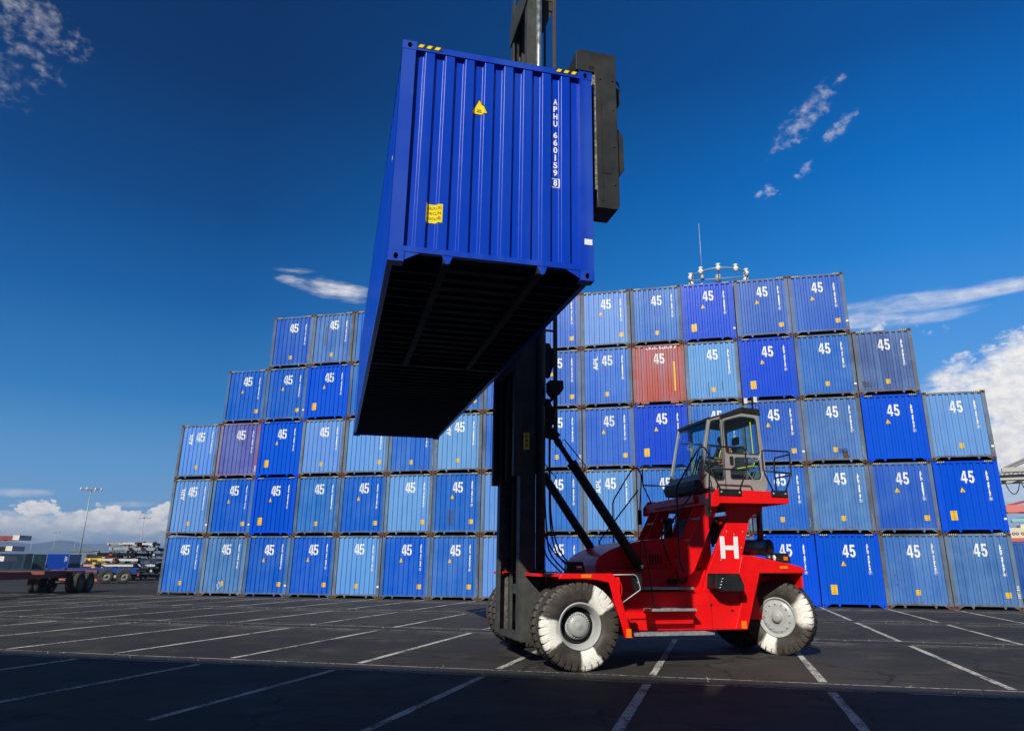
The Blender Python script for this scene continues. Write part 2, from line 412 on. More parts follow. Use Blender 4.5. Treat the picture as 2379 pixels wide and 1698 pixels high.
def rpoly(pts, r, n=4):
    """round the corners of a polygon"""
    out = []; m = len(pts)
    for i in range(m):
        p = Vector(pts[i]).to_2d() if len(pts[i]) > 2 else Vector(pts[i]); a = Vector(pts[i-1]); b = Vector(pts[(i+1) % m])
        da, db = (a-p), (b-p); k = min(r, da.length*.45, db.length*.45)
        p0 = p+da.normalized()*k; p1 = p+db.normalized()*k
        for j in range(n+1):
            t = j/n; out.append(tuple((1-t)**2*p0+2*t*(1-t)*p+t*t*p1))
    return out
def curve(pts, n=6):
    """Catmull-Rom through points"""
    P = [Vector(p) for p in pts]; P = [P[0]*2-P[1]]+P+[P[-1]*2-P[-2]]; out = []
    for i in range(1, len(P)-2):
        for j in range(n):
            t = j/n; a, b, c, d = P[i-1], P[i], P[i+1], P[i+2]
            out.append(.5*((2*b)+(c-a)*t+(2*a-5*b+4*c-d)*t*t+(3*b-a-3*c+d)*t**3))
    out.append(P[-2]); return out

TEXTS = {}
def text_mesh(body, h, fat=0.0, xs=1.0, spacing=1.0, depth=0.0, mats=None, key=None):
    """letters in the XZ plane facing -Y, cap height h, lower left corner at 0,0"""
    k = (body, h, fat, xs, depth, spacing)
    if k in TEXTS: return TEXTS[k].copy()
    cu = bpy.data.curves.new('lettering', 'FONT'); cu.body = body; cu.size = h/.70; cu.offset = fat; cu.space_character = spacing
    cu.resolution_u = 3
    o = bpy.data.objects.new('lettering', cu); COL.objects.link(o)
    bpy.context.view_layer.update()
    me = bpy.data.meshes.new_from_object(o.evaluated_get(bpy.context.evaluated_depsgraph_get()))
    bpy.data.objects.remove(o); bpy.data.curves.remove(cu)
    xsv = [v.co.x for v in me.vertices]; ys = [v.co.y for v in me.vertices]; x0, y0 = min(xsv), min(ys)
    for v in me.vertices: v.co = ((v.co.x-x0)*xs, 0, v.co.y-y0)
    bm = bmesh.new(); bm.from_mesh(me)
    for f in bm.faces:
        if f.normal.y > 0: f.normal_flip()
    bm.to_mesh(me); bm.free()
    TEXTS[k] = me
    return me.copy()
def bounds(me):
    xs = [v.co.x for v in me.vertices]; zs = [v.co.z for v in me.vertices]
    return min(xs), max(xs), min(zs), max(zs)

# ---------------------------------------------------------------- ISO container kit (front end wall faces -Y)
CW, CL, CH = 2.438, 13.716, 2.896
PITCH_G = .2486; RIDGE_Y, GROOVE_Y = .020, .068
BREAKS = []
for i in range(9):
    c = .2215+PITCH_G*i
    BREAKS += [(c-.068, RIDGE_Y), (c-.047, GROOVE_Y), (c+.047, GROOVE_Y), (c+.068, RIDGE_Y)]
BREAKS = [b for b in BREAKS if .165 < b[0] < 2.275]
BREAKS = [(.160, GROOVE_Y)]+BREAKS+[(2.278, GROOVE_Y)]
def depth(x):
    if x <= BREAKS[0][0]: return BREAKS[0][1]
    for (a, ya), (b, yb) in zip(BREAKS, BREAKS[1:]):
        if x <= b: return ya+(yb-ya)*(x-a)/(b-a)
    return BREAKS[-1][1]
def fillet(pts, r, n=3):
    out = [pts[0]]; flags = []
    for i in range(1, len(pts)-1):
        p, a, b = Vector(pts[i]), Vector(pts[i-1]), Vector(pts[i+1])
        p0 = p+(a-p).normalized()*r; p1 = p+(b-p).normalized()*r
        flags.append(False); out.append(tuple(p0))
        for j in range(1, n+1):
            t = j/n; out.append(tuple((1-t)**2*p0+2*t*(1-t)*p+t*t*p1)); flags.append(True)
    out.append(pts[-1]); flags.append(False)
    return out, flags
def corrugated(mb, prof, flags, z0, z1, rev=False):
    n = len(prof); mb_v = [(x, y, z0) for x, y in prof]+[(x, y, z1) for x, y in prof]
    k = len(mb.v); mb.v += [Vector(p) for p in mb_v]
    for i in range(n-1):
        mb.f.append([k+i, k+i+1, k+n+i+1, k+n+i]); mb.sm.append(flags[i]); mb.mi.append(mb.cur)
def end_wall_mesh():
    p, fl = fillet(BREAKS, .0065, 4); m = MB(); corrugated(m, p, fl, .17, 2.80)
    # sloping closures at the head of each groove
    return m.mesh('end_wall', M_CONT)
ME_END = end_wall_mesh()
def side_mesh():
    pts = [(.16, 0.0)]; x = .30
    while x < CL-.35:
        pts += [(x, 0.0), (x+.068, .036), (x+.068+.07, .036), (x+.206, 0.0)]; x += .278
    pts.append((CL-.16, 0.0))
    m = MB(); p, fl = fillet(pts, .006, 1)
    q = [(y+.006, a) for a, y in p]      # left wall, outside faces -X
    corrugated(m, q, fl, .16, 2.80)
    return m.mesh('side_wall', M_CONT)
ME_SIDE = side_mesh()
def side_mesh_r():
    me = ME_SIDE.copy()
    for v in me.vertices: v.co.x = CW-v.co.x
    me.flip_normals(); return me
ME_SIDE_R = side_mesh_r()
def frame_mesh():
    m = MB()
    for x0, x1 in ((.004, .165), (CW-.165, CW-.004)):
        m.box(x0, x1, .004, .075, .118, CH-.118)          # front corner posts
        m.box(x0, x1, CL-.10, CL-.004, .118, CH-.118)
    m.box(.178, CW-.178, .010, .085, 2.79, 2.872)           # top front rail
    m.box(.178, CW-.178, CL-.09, CL-.01, 2.79, 2.872)
    m.box(.165, CW-.165, .006, .085, .125, .19)            # bottom front rail
    m.box(.178, CW-.178, CL-.09, CL-.01, .03, .19)
    for x0, x1 in ((.004, .07), (CW-.07, CW-.004)):
        m.box(x0, x1, .178, CL-.178, 2.80, 2.874); m.box(x0, x1, .178, CL-.178, .045, .19)
    # tabs and gussets hanging under the front rail
    for c in (.665, 1.79):
        m.plate([(c-.065, .126), (c+.065, .126), (c+.03, .03), (c-.01, .02)], .012, .024)
    m.plate([(.182, .126), (.36, .126), (.182, .025)], .012, .024)
    m.plate([(CW-.182, .126), (CW-.36, .126), (CW-.182, .025)], .012, .024)
    return m.mesh('frame', M_CONT)
ME_FRAME = frame_mesh()
def roof_mesh():
    m = MB(); m.box(.06, CW-.06, .08, CL-.08, 2.845, 2.862); return m.mesh('roof', M_CONT)
ME_ROOF = roof_mesh()
def back_mesh():
    m = MB(); m.box(.165, CW-.165, CL-.075, CL-.05, .19, 2.79); return m.mesh('door', M_CONT)
ME_BACK = back_mesh()
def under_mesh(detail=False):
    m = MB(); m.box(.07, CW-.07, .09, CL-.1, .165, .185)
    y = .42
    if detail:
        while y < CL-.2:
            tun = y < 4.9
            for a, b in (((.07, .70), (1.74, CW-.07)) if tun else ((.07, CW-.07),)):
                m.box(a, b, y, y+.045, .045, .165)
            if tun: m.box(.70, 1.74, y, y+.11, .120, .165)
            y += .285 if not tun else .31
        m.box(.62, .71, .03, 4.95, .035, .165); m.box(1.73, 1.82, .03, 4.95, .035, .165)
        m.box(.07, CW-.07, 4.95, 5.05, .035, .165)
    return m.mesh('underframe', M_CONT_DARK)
ME_UNDER = under_mesh(); ME_UNDER_D = under_mesh(True)
def casting_mesh():
    """left front lower casting 178 x 162 x 118 with an oval hole in the front and the outer side"""
    m = MB(); X, Y, Z = .178, .162, .118
    def face_with_hole(cx, cz, w, h, rx, rz, P, inward):
        N = 20; ring, outer, deep = [], [], []
        for k in range(N):
            a = 2*PI*k/N; c, s = math.cos(a), math.sin(a)
            ring.append((cx+rx*c, cz+rz*s))
            sc = min(w/2/abs(c) if abs(c) > 1e-6 else 9, h/2/abs(s) if abs(s) > 1e-6 else 9)
            outer.append((w/2+sc*c, h/2+sc*s))
        v = [P(a, b, 0) for a, b in outer]+[P(a, b, 0) for a, b in ring]
        m.cur = 0; m.add(v, [(k, (k+1) % N, N+(k+1) % N, N+k) for k in range(N)])
        v = [P(a, b, 0) for a, b in ring]+[P(a, b, inward) for a, b in ring]
        m.cur = 1; m.add(v, [(k, (k+1) % N, N+(k+1) % N, N+k) for k in range(N)]+[tuple(range(N, 2*N))])
        m.cur = 0
        corners = [P(0, 0, 0), P(w, 0, 0), P(w, h, 0), P(0, h, 0)]
        for c_ in ((0, 0), (w, 0), (w, h), (0, h)):
            near = sorted(range(N), key=lambda k: (outer[k][0]-c_[0])**2+(outer[k][1]-c_[1])**2)[:2]
            m.add([P(c_[0], c_[1], 0), P(*outer[near[0]], 0), P(*outer[near[1]], 0)], [(0, 1, 2)])
    face_with_hole(X/2, Z/2, X, Z, .026, .038, lambda a, b, d: (a, d, b), .05)
    face_with_hole(Y/2, Z/2, Y, Z, .036, .030, lambda a, b, d: (d, a, b), .05)
    p = [(x, y, z) for z in (0, Z) for y in (0, Y) for x in (0, X)]
    m.add(p, [(0, 2, 3, 1), (4, 5, 7, 6), (2, 6, 7, 3), (1, 3, 7, 5)])
    return m
ME_CAST = casting_mesh().mesh('corner_casting', [M_CONT, M_HOLE])
ME_CAST_R = casting_mesh().mesh('corner_casting', [M_RUST, M_HOLE])
def hazard_mesh(yel, n, w=.30):
    m = MB(); m.box(0, w, 0, .004, -.004, .046)
    m.cur = 1; p = w/n
    for i in range(n):
        a = i*p
        m.plate([(a+.002, .0), (a+p*.56, .0), (min(a+p*.56+.028, w), .044), (min(a+.030, w-.001), .044)], -.002, 0.0)
    return m.mesh('hazard_stripe', [M_BLACKP, yel])
ME_HAZ = hazard_mesh(M_CREAM, 4); ME_HAZN = hazard_mesh(M_YEL2, 3)

def arc(cx, cz, rx, rz, a0, a1, n=12):
    return [(cx+rx*math.cos(R(a0+(a1-a0)*i/n)), cz+rz*math.sin(R(a0+(a1-a0)*i/n))) for i in range(n+1)]
GLYPH = {
 '4': ([(.31, 0), (.50, 0), (.50, .205), (.60, .205), (.60, .375), (.50, .375), (.50, 1), (.27, 1), (0, .40), (0, .205), (.31, .205)], [[(.31, .375), (.135, .375), (.31, .78)]], .64),
 '5': ([(.07, 1), (.53, 1), (.53, .82), (.225, .82), (.205, .66)]+arc(.29, .33, .29, .335, 102, -168, 22)+arc(.285, .325, .105, .165, -160, 150, 14)+[(.03, .44)], [], .60),
 'A': ([(0, 0), (.21, 0), (.255, .19), (.465, .19), (.51, 0), (.72, 0), (.48, 1), (.24, 1)], [[(.295, .36), (.425, .36), (.36, .70)]], .70),
 'P': ([(0, 0), (.20, 0), (.20, .34), (.34, .34)]+arc(.34, .67, .27, .33, -88, 88, 10)+[(.34, 1), (0, 1)], [[(.20, .51), (.32, .51)]+arc(.32, .67, .09, .16, -85, 85, 6)+[(.32, .83), (.20, .83)]], .62),
 'L': ([(0, 0), (.52, 0), (.52, .18), (.20, .18), (.20, 1), (0, 1)], [], .52),
}
def glyphs(word, h, xs=1.0, gap=.03):
    m = MB(); x = 0
    for ch in word:
        o, hs, w = GLYPH[ch]; f = lambda p: (x+p[0]*h*xs, p[1]*h)
        loops = [[f(p) for p in o]]+[[f(p) for p in q] for q in hs]
        tri = tessellate_polygon([[Vector((a, c, 0)) for a, c in l] for l in loops]); flat = [p for l in loops for p in l]
        m.add([(a, 0, c) for a, c in flat], [tuple(q) for q in tri]); x += (w+gap)*h*xs
    return m.mesh('lettering', M_WHITE)

def wrap(me, x0, z0, mats, lift=.003):
    """cut a flat XZ decal at the rib edges and lay it on the corrugated end wall"""
    bm = bmesh.new(); bm.from_mesh(me)
    bmesh.ops.translate(bm, verts=bm.verts, vec=(x0, 0, z0))
    for bx, _ in BREAKS:
        g = bm.verts[:]+bm.edges[:]+bm.faces[:]
        bmesh.ops.bisect_plane(bm, geom=g, plane_co=(bx, 0, 0), plane_no=(1, 0, 0), dist=1e-5)
    for v in bm.verts: v.co.y = v.co.y+depth(v.co.x)-lift
    idx = [f.material_index for f in bm.faces]
    bm.to_mesh(me); bm.free(); me.materials.clear()
    for m in mats: me.materials.append(m)
    me.polygons.foreach_set('material_index', [min(i, len(mats)-1) for i in idx]); me.update()
    return me
def shift(me, x, z):
    for v in me.vertices: v.co.x += x; v.co.z += z
def flat_rect(w, h):
    m = MB(); m.add([(0, 0, 0), (w, 0, 0), (w, 0, h), (0, 0, h)], [(0, 1, 2, 3)]); return m.mesh('sheet', M_YEL)
DECAL = {}
def decal(key, fn):
    if key not in DECAL: DECAL[key] = fn()
    return DECAL[key]
def me_45():
    me = glyphs('45', .50, .78, .02); b = bounds(me); k = .50/(b[1]-b[0])
    for v in me.vertices: v.co.x *= k
    return wrap(me, 1.01, 1.97, [M_WHITE], .004)
def me_apl():
    me = glyphs('APL', .21, 1.3, .05)
    for v in me.vertices: v.co.x, v.co.z = -v.co.z, v.co.x
    b = bounds(me)
    for v in me.vertices: v.co.x -= b[0]; v.co.z = (v.co.z-b[2])*.66/(b[3]-b[2])
    return wrap(me, .60, 1.80, [M_WHITE], .004)
def me_serial(txt, check, mats, x=1.985, z=2.46, h=.082, step=.099, w=.072, fat=.011):
    me = bpy.data.meshes.new('serial_number'); bm = bmesh.new()
    zz = z
    for ch in txt:
        if ch == ' ': zz -= step*.55; continue
        c = text_mesh(ch, h, fat, 1.0); b = bounds(c); k = min(1.0, w/max(b[1]-b[0], 1e-3))
        if b[1]-b[0] > w*.5: k = w/(b[1]-b[0])
        for v in c.vertices: v.co.x = (v.co.x-(b[0]+b[1])/2)*k; v.co.z += zz-h
        bm.from_mesh(c); zz -= step
    zz -= .03
    c = text_mesh(check, h, .004, 1.0); b = bounds(c); k = w*.9/(b[1]-b[0])
    for v in c.vertices: v.co.x = (v.co.x-(b[0]+b[1])/2)*k; v.co.z += zz-h
    bm.from_mesh(c)
    m = MB(); a, q = .052, .022; m.plate([(-a, zz-h-q), (a, zz-h-q), (a, zz+q), (-a, zz+q)], 0, .0005, [[(-a+.009, zz-h-q+.009), (a-.009, zz-h-q+.009), (a-.009, zz+q-.009), (-a+.009, zz+q-.009)]])
    t = m.mesh('b', M_WHITE); bm.from_mesh(t)
    bm.to_mesh(me); bm.free()
    return wrap(me, x, 0, mats, .004)
def me_tri():
    m = MB(); m.cur = 0; m.add([(-.01, 0, 0), (.20, 0, 0), (.095, 0, .235)], [(0, 1, 2)])
    m.cur = 1; m.add([(.005, -.001, .010), (.185, -.001, .010), (.095, -.001, .212)], [(0, 1, 2)])
    m.cur = 0; m.box(.062, .128, -.002, -.0015, .035, .047); m.box(.070, .120, -.002, -.0015, .060, .072)
    return m.mesh('warning_triangle', [M_BLACKP, M_YEL])
def me_sticker(w, h):
    m = MB(); m.cur = 0; m.add([(0, 0, 0), (w, 0, 0), (w, 0, h), (0, 0, h)], [(0, 1, 2, 3)])
    return m
def lines_sticker(w, h, rows, name='caution_sticker', mats=None, texts=None):
    m = me_sticker(w, h); me = m.mesh(name, M_YEL)
    bm = bmesh.new(); bm.from_mesh(me)
    k = h/(len(texts)+.6)
    for i, tx in enumerate(texts):
        c = text_mesh(tx, k*.55, 0.0, 1.0); b = bounds(c); s = min(1.3, (w*.8)/(b[1]-b[0]))
        z = h-k*(i+1.05)
        for v in c.vertices: v.co.x = (v.co.x-(b[0]+b[1])/2)*s+w/2; v.co.z += z; v.co.y = -.0015
        n0 = len(bm.faces); bm.from_mesh(c); bm.faces.ensure_lookup_table()
        for f in bm.faces[n0:]: f.material_index = 1
    bm.to_mesh(me); bm.free()
    return me
def me_white_tag(): 
    m = MB(); m.box(0, .10, -.003, 0, 0, .075); return m.mesh('white_tag', M_WHITE_NEW)
ME_TAG = me_white_tag()

BLUE = {   # lit wall paints: colour, weathering, frame colour, rusty castings, frame weathering
 'F': ((.000, .078, .60), .05, (.000, .068, .62), False, .06),
 'f': ((.000, .092, .52), .30, (.030, .090, .25), True, .66),
 'V': ((.004, .064, .58), .10, (.008, .058, .50), False, .10),
 'v': ((.014, .100, .50), .32, (.07, .10, .21), True, .70),
 'M': ((.008, .120, .52), .48, (.045, .070, .14), True, .8),
 'L': ((.095, .260, .66), .60, (.088, .096, .115), True, .95),
 'G': ((.040, .140, .40), .70, (.072, .075, .082), True, 1.0),
 'D': ((.040, .090, .28), .75, (.085, .088, .105), True, 1.0),
 'P': ((.075, .090, .36), .55, (.19, .09, .17), True, .85),
 'R': ((.36, .070, .045), .55, (.28, .055, .035), True, .8),
}
def container(root, cls, marks, rnd, detail=False, small_tag=False):
    c, wear, fc, rusty, fw = BLUE[cls]
    j = lambda a: tuple(max(0.0, q*(1+rnd.uniform(-a, a))) for q in c)
    c = j(.10); col = c+(wear,); fcol = fc+(fw,)
    place('end_wall', ME_END, root, color=col)
    place('frame', ME_FRAME, root, color=fcol)
    place('side_wall', ME_SIDE, root, color=col); place('side_wall', ME_SIDE_R, root, color=col)
    place('roof', ME_ROOF, root, color=col); place('door', ME_BACK, root, color=col)
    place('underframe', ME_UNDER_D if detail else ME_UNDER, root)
    cm = ME_CAST_R if rusty else ME_CAST
    for x, sx in ((0, 1), (CW, -1)):
        for z in (0, CH-.118):
            place('corner_casting', cm, root, (x, 0, z), scale=(sx, 1, 1), color=fcol)
            place('corner_casting', cm, root, (x, CL, z), scale=(sx, -1, 1), color=fcol)
    if 'h' in marks:
        for x in (.185, CW-.485): place('hazard_stripe', ME_HAZ, root, (x, .006, 2.828))
    if '4' in marks:
        place('size_number', decal('45', me_45), root, (rnd.uniform(-.03, .03), 0, rnd.uniform(-.02, .03)) if False else (0, 0, rnd.uniform(-.03, .03)))
    if 's' in marks:
        k = rnd.randrange(6); tx = ['APLU 485521', 'APLU 460738', 'APHU 457106', 'APLU 482947', 'APLU 469283', 'APHU 451847'][k]; ck = '573926'[k]
        place('serial_number', decal('s%d' % k, lambda: me_serial(tx, ck, [M_WHITE])), root, (0, 0, rnd.uniform(-.05, .03)))
    if 't' in marks: place('warning_triangle', decal('t', lambda: wrap(me_tri(), .90, 1.63, [M_BLACKP, M_YEL])), root, (0, 0, rnd.uniform(-.03, .03)))
    if 'B' in marks: place('caution_sticker', decal('B', lambda: wrap(lines_sticker(.25, .37, 4, texts=['CAUTION', "9' 6''", 'HIGH', 'CONTAINER']), .40, .50, [M_YEL, M_BLACKP])), root)
    if 'r' in marks: place('caution_sticker', decal('r', lambda: wrap(lines_sticker(.20, .20, 2, texts=['CAUTION', 'HIGH']), 1.88, .48, [M_YEL, M_BLACKP])), root, (0, 0, rnd.uniform(-.03, .03)))
    if 'm' in marks: place('caution_sticker', decal('m', lambda: wrap(lines_sticker(.17, .20, 2, texts=['CAUTION', 'HIGH']), 1.14, .48, [M_YEL, M_BLACKP])), root, (0, 0, rnd.uniform(-.03, .03)))
    if 'A' in marks: place('company_lettering', decal('A', me_apl), root)
    if 'w' in marks: place('white_tag', ME_TAG, root, (2.31, 0, .50))
    return root
def cont_box_simple(m, w=CW, l=CL, h=CH): m.box(0, w, 0, l, 0, h)

# ---------------------------------------------------------------- ground and painted lines
def build_ground():
    m = bpy.data.materials.new('asphalt'); m.use_nodes = True; t = NT(m.node_tree)
    b = t.n['Principled BSDF']; tc = t.new('ShaderNodeTexCoord').outputs['Object']
    big = t.noise(tc, .11, 6, .6); mid = t.noise(tc, .9, 7, .65); fine = t.noise(tc, 60, 5, .7)
    c = t.mix(t.ramp(big, .35, .65), (.023, .0205, .018), (.048, .043, .036))
    c = t.mix(t.ramp(mid, .50, .72, 0, .7), c, (.078, .068, .055))
    stain = t.ramp(t.noise(t.mapping(tc, (.5, .16, 1)), 1.0, 5, .6), .60, .75, 0, .6)
    c = t.mix(stain, c, (.010, .010, .011))
    k = t.ramp(fine, .3, .75, .72, 1.4); c = t.mix(1.0, c, t.comb(k, k, k), 'MULTIPLY')
    vor = t.new('ShaderNodeTexVoronoi', feature='DISTANCE_TO_EDGE'); vor.inputs['Scale'].default_value = .42
    t.put(vor.inputs['Vector'], t.vmath('ADD', tc, t.vmath('MULTIPLY', t.comb(mid, t.noise(tc, 1.7, 4, .6), 0.0), (1.2, 1.2, 0))))
    crack = t.math('MULTIPLY', t.ramp(vor.outputs['Distance'], .018, .005), t.ramp(big, .40, .50))
    c = t.mix(t.math('MULTIPLY', crack, .9), c, (.008, .008, .008))
    oil = t.ramp(t.noise(t.mapping(tc, (1, 1, 1), loc=(31, 7, 0)), .55, 3, .5), .66, .74, 0, .7)
    c = t.mix(oil, c, (.012, .011, .011))
    grit = t.ramp(t.noise(tc, 26, 2, .5), .74, .78); c = t.mix(t.math('MULTIPLY', grit, .35), c, (.22, .20, .17))
    y = t.sep(tc)[1]
    # sandy dust swept along the drain seams
    for yc in (18.7, 25.4, 31.9):
        d = t.ramp(t.math('ABSOLUTE', t.math('SUBTRACT', y, yc)), 1.5, .05)
        c = t.mix(t.math('MULTIPLY', d, t.ramp(t.noise(tc, 1.1, 8, .74), .42, .62, 0, .9)), c, (.16, .14, .10))
    sp = t.ramp(t.noise(tc, 9, 3, .5), .80, .83); c = t.mix(t.math('MULTIPLY', sp, .6), c, (.30, .29, .26))
    tyre = t.ramp(t.noise(t.mapping(tc, (.35, 3.2, 1), rot=(0, 0, .35)), 1.0, 4, .5),   .58, .68, 0, .6)
    c = t.mix(tyre, c, (.016, .016, .017))
    t.put(b.inputs['Base Color'], c)
    t.put(b.inputs['Roughness'], t.ramp(mid, .3, .7, .72, .92)); b.inputs['Specular IOR Level'].default_value = .35
    bn = t.new('ShaderNodeBump'); bn.inputs['Strength'].default_value = .55; bn.inputs['Distance'].default_value = .012
    t.put(bn.inputs['Height'], t.math('ADD', fine, t.math('MULTIPLY', mid, .6))); t.l.new(bn.outputs[0], b.inputs['Normal'])
    g = MB(); S = 9000
    g.add([(-S, -S, 0), (S, -S, 0), (S, S, 0), (-S, S, 0)], [(0, 1, 2, 3)])
    o = g.build('ground', m); o['kind'] = 'structure'
    # line paint
    lm = bpy.data.materials.new('line_paint'); lm.use_nodes = True; t = NT(lm.node_tree)
    b = t.n['Principled BSDF']; tc = t.new('ShaderNodeTexCoord').outputs['Object']
    n = t.noise(tc, 16, 8, .7); n2 = t.noise(tc, .8, 4, .6); n3 = t.noise(t.mapping(tc, (5, 1.6, 1)), 1.0, 5, .6)
    w = t.ramp(t.math('ADD', t.math('MULTIPLY', n, .6), t.math('ADD', t.math('MULTIPLY', n2, .35), t.math('MULTIPLY', n3, .25))), .57, .67)
    cr = t.ramp(t.noise(t.mapping(tc, (3, 22, 1)), 1.0, 3, .5), .66, .70)
    w = t.math('MAXIMUM', w, t.math('MULTIPLY', cr, .8))
    t.put(b.inputs['Base Color'], t.mix(w, (.54, .53, .48), (.07, .066, .06))); b.inputs['Roughness'].default_value = .75
    s = MB()
    def strip(x0, y0, x1, y1, wd, z=.004, jag=0):
        rr = random.Random(int(x0*37+y0*91)); d = Vector((x1-x0, y1-y0, 0)); L = d.length; d /= L; nn = Vector((-d.y, d.x, 0))*wd/2
        k = max(2, int(L/.5)); vs = []
        for i in range(k+1):
            p = Vector((x0, y0, z))+d*L*i/k; j = 1+rr.uniform(-jag, jag); off = nn*rr.uniform(-jag, jag)*.5
            vs += [p+nn*j+off, p-nn*j+off]
        s.add(vs, [(2*i, 2*i+1, 2*i+3, 2*i+2) for i in range(k)])
    for k in range(-34, 26):
        x = 1.31+2.452*k
        if k > -40:
            strip(x, 12.28, x+.0, 18.15, .115, jag=.12); strip(x, 19.15, x, 24.88, .115, jag=.15)
            strip(x, 25.76, x, 33.4 if -29 < x < 11.5 else 32.3, .115, jag=.15)
            strip(x, 7.4 if k % 2 else 6.9, x, 11.4, .115, jag=.12)
            strip(x, .9, x, 6.2, .115, jag=.12)
    s2 = MB()
    for ys in ((11.52, 12.12), (18.35, 19.1), (24.95, 25.7), (31.6,)):
        for y in ys:
            rr = random.Random(int(y*10)); x = -110.0
            while x < 70:
                L = rr.uniform(3, 8); dy = rr.uniform(-.02, .02)
                s.v += [Vector((x, y+dy-.02, .004)), Vector((x+L, y-dy-.02, .004)), Vector((x+L, y-dy+.02, .004)), Vector((x, y+dy+.02, .004))]
                k = len(s.v)-4; s.f.append([k, k+1, k+2, k+3]); s.sm.append(False); s.mi.append(0)
                x += L+rr.choice((0, 0, .4, 1.2))
    o = s.build('road_markings', lm); o['kind'] = 'structure'
    # dark sealed strips between the seams (patched trench)
    tm = mat('trench_seal', (.017, .017, .018), .8, noise_amt=.35, noise_scale=3, bump=.3, dirt=.18, dirt_col=(.06, .055, .045))
    s = MB()
    for y0, y1 in ((11.56, 12.08), (18.39, 19.06), (24.99, 25.66)): s.box(-110, 70, y0, y1, -.01, .002)
    o = s.build('road_patch', tm); o['kind'] = 'structure'
build_ground()

# ---------------------------------------------------------------- wall of stacked containers
WALL_X, WALL_Y, WP, HP = -28.12, 33.69, 2.4596, 2.91
GRID = {  # row: {column: (paint, marks)}
 1: {1: ('M', 'm'), 2: ('G', 'm'), 3: ('f', 'trw'), 4: ('f', 'tr'), 5: ('L', 'mw'), 6: ('f', 'tr'), 7: ('M', 'tr'), 8: ('L', 'm'), 9: ('M', 'm'),
     10: ('M', 'r'), 11: ('L', 'm'), 12: ('M', 'tr'), 13: ('F', 't'), 14: ('F', 'tB'), 15: ('G', 'm'), 16: ('G', 'r')},
 2: {1: ('L', 'Amw'), 2: ('f', 'trw'), 3: ('F', 'tB'), 4: ('M', 'm'), 5: ('f', 'tr'), 6: ('L', 'r'), 7: ('f', 'tr'), 8: ('L', 'mw'), 9: ('M', 'r'),
     10: ('L', 'Am'), 11: ('M', 'm'), 12: ('G', 'm'), 13: ('M', 'm'), 14: ('G', 'm'), 15: ('v', 'tr'), 16: ('F', 'tBw')},
 3: {1: ('L', 'Am'), 2: ('P', ''), 3: ('F', 'tB'), 4: ('L', 'm'), 5: ('L', 'r'), 6: ('M', 'm'), 7: ('L', 'Am'), 8: ('M', 'm'), 9: ('M', 'm'),
     10: ('v', 'tr'), 11: ('V', 'tB'), 12: ('M', 'mw'), 13: ('v', 'trw'), 14: ('G', 'm'), 15: ('F', 't'), 16: ('L', 'mw')},
 4: {2: ('f', 'tr'), 3: ('f', 'trw'), 4: ('F', 'tB'), 5: ('M', 'm'), 6: ('L', 'r'), 7: ('M', 'tr'), 8: ('M', 'm'), 9: ('v', 'tr'),
     10: ('M', 'Am'), 11: ('R', 'red'), 12: ('L', 'm'), 13: ('V', 'tB'), 14: ('M', 'mw'), 15: ('D', 'm')},
 5: {3: ('v', 'm'), 4: ('G', 'm'), 5: ('M', 'tr'), 6: ('L', 'm'), 7: ('M', 'r'), 8: ('v', 'tr'), 9: ('v', 'r'), 10: ('L', 'tr'),
     11: ('M', 'm'), 12: ('V', 'tBw'), 13: ('v', 'tr'), 14: ('v', 'trw')},
}
CNAME = {'F': 'glossy bright blue', 'f': 'mid blue', 'V': 'deep blue', 'v': 'violet blue', 'M': 'worn blue', 'L': 'faded pale blue', 'G': 'faded grey blue', 'D': 'dull slate blue', 'P': 'purple tinted', 'R': 'brick red'}
ORD = ['', 'first', 'second', 'third', 'fourth', 'fifth', 'sixth', 'seventh', 'eighth', 'ninth', 'tenth', 'eleventh', 'twelfth', 'thirteenth', 'fourteenth', 'fifteenth', 'sixteenth']
ROWN = {1: 'bottom row', 2: 'second row up', 3: 'middle row', 4: 'fourth row up', 5: 'top row'}
def red_marks(root):
    def top():
        me = text_mesh('CRXU 945979 8', .10, .007, 1.0, 1.2); b = bounds(me); s = 1.42/(b[1]-b[0])
        for v in me.vertices: v.co.x *= s
        return wrap(me, .66, 2.66, [M_WHITE], .004)
    place('serial_number', top(), root)
    m = MB(); m.box(0, .085, 0, .001, 0, 1.40); m.cur = 1
    for i in range(13): m.box(.03, .055, -.0012, -.0006, .06+i*.1, .11+i*.1)
    place('yellow_strip', wrap(m.mesh('yellow_strip', [M_YEL, M_BLACKP]), 1.90, .62, [M_YEL, M_BLACKP]), root)
    for a in (.36, 1.72):
        m = MB(); m.box(a, a+.36, .004, .03, .03, .13); m.build('fork_pocket_plate', mat('red_container_paint', (.30, .06, .04), .6, dirt=.4), root)
def scribble(root, x, z, h, r, nm='chalk_mark'):
    m = MB(); px_, pz = x, z; pts = []
    n = int(h/.035)
    for i in range(n): pts.append((x+r.uniform(-.03, .03), .0008, z+i*.035+r.uniform(-.02, .02)))
    m.tube(pts, .004, 3); m.build(nm, M_WHITE, root)
def chalk(root, word, x, z, h):
    me = text_mesh(word, h, .002)
    for v in me.vertices: v.co.x, v.co.z = -v.co.z, v.co.x
    me.flip_normals(); me.materials.clear(); me.materials.append(M_WHITE); place('chalk_writing', me, root, (x, .0015, z))
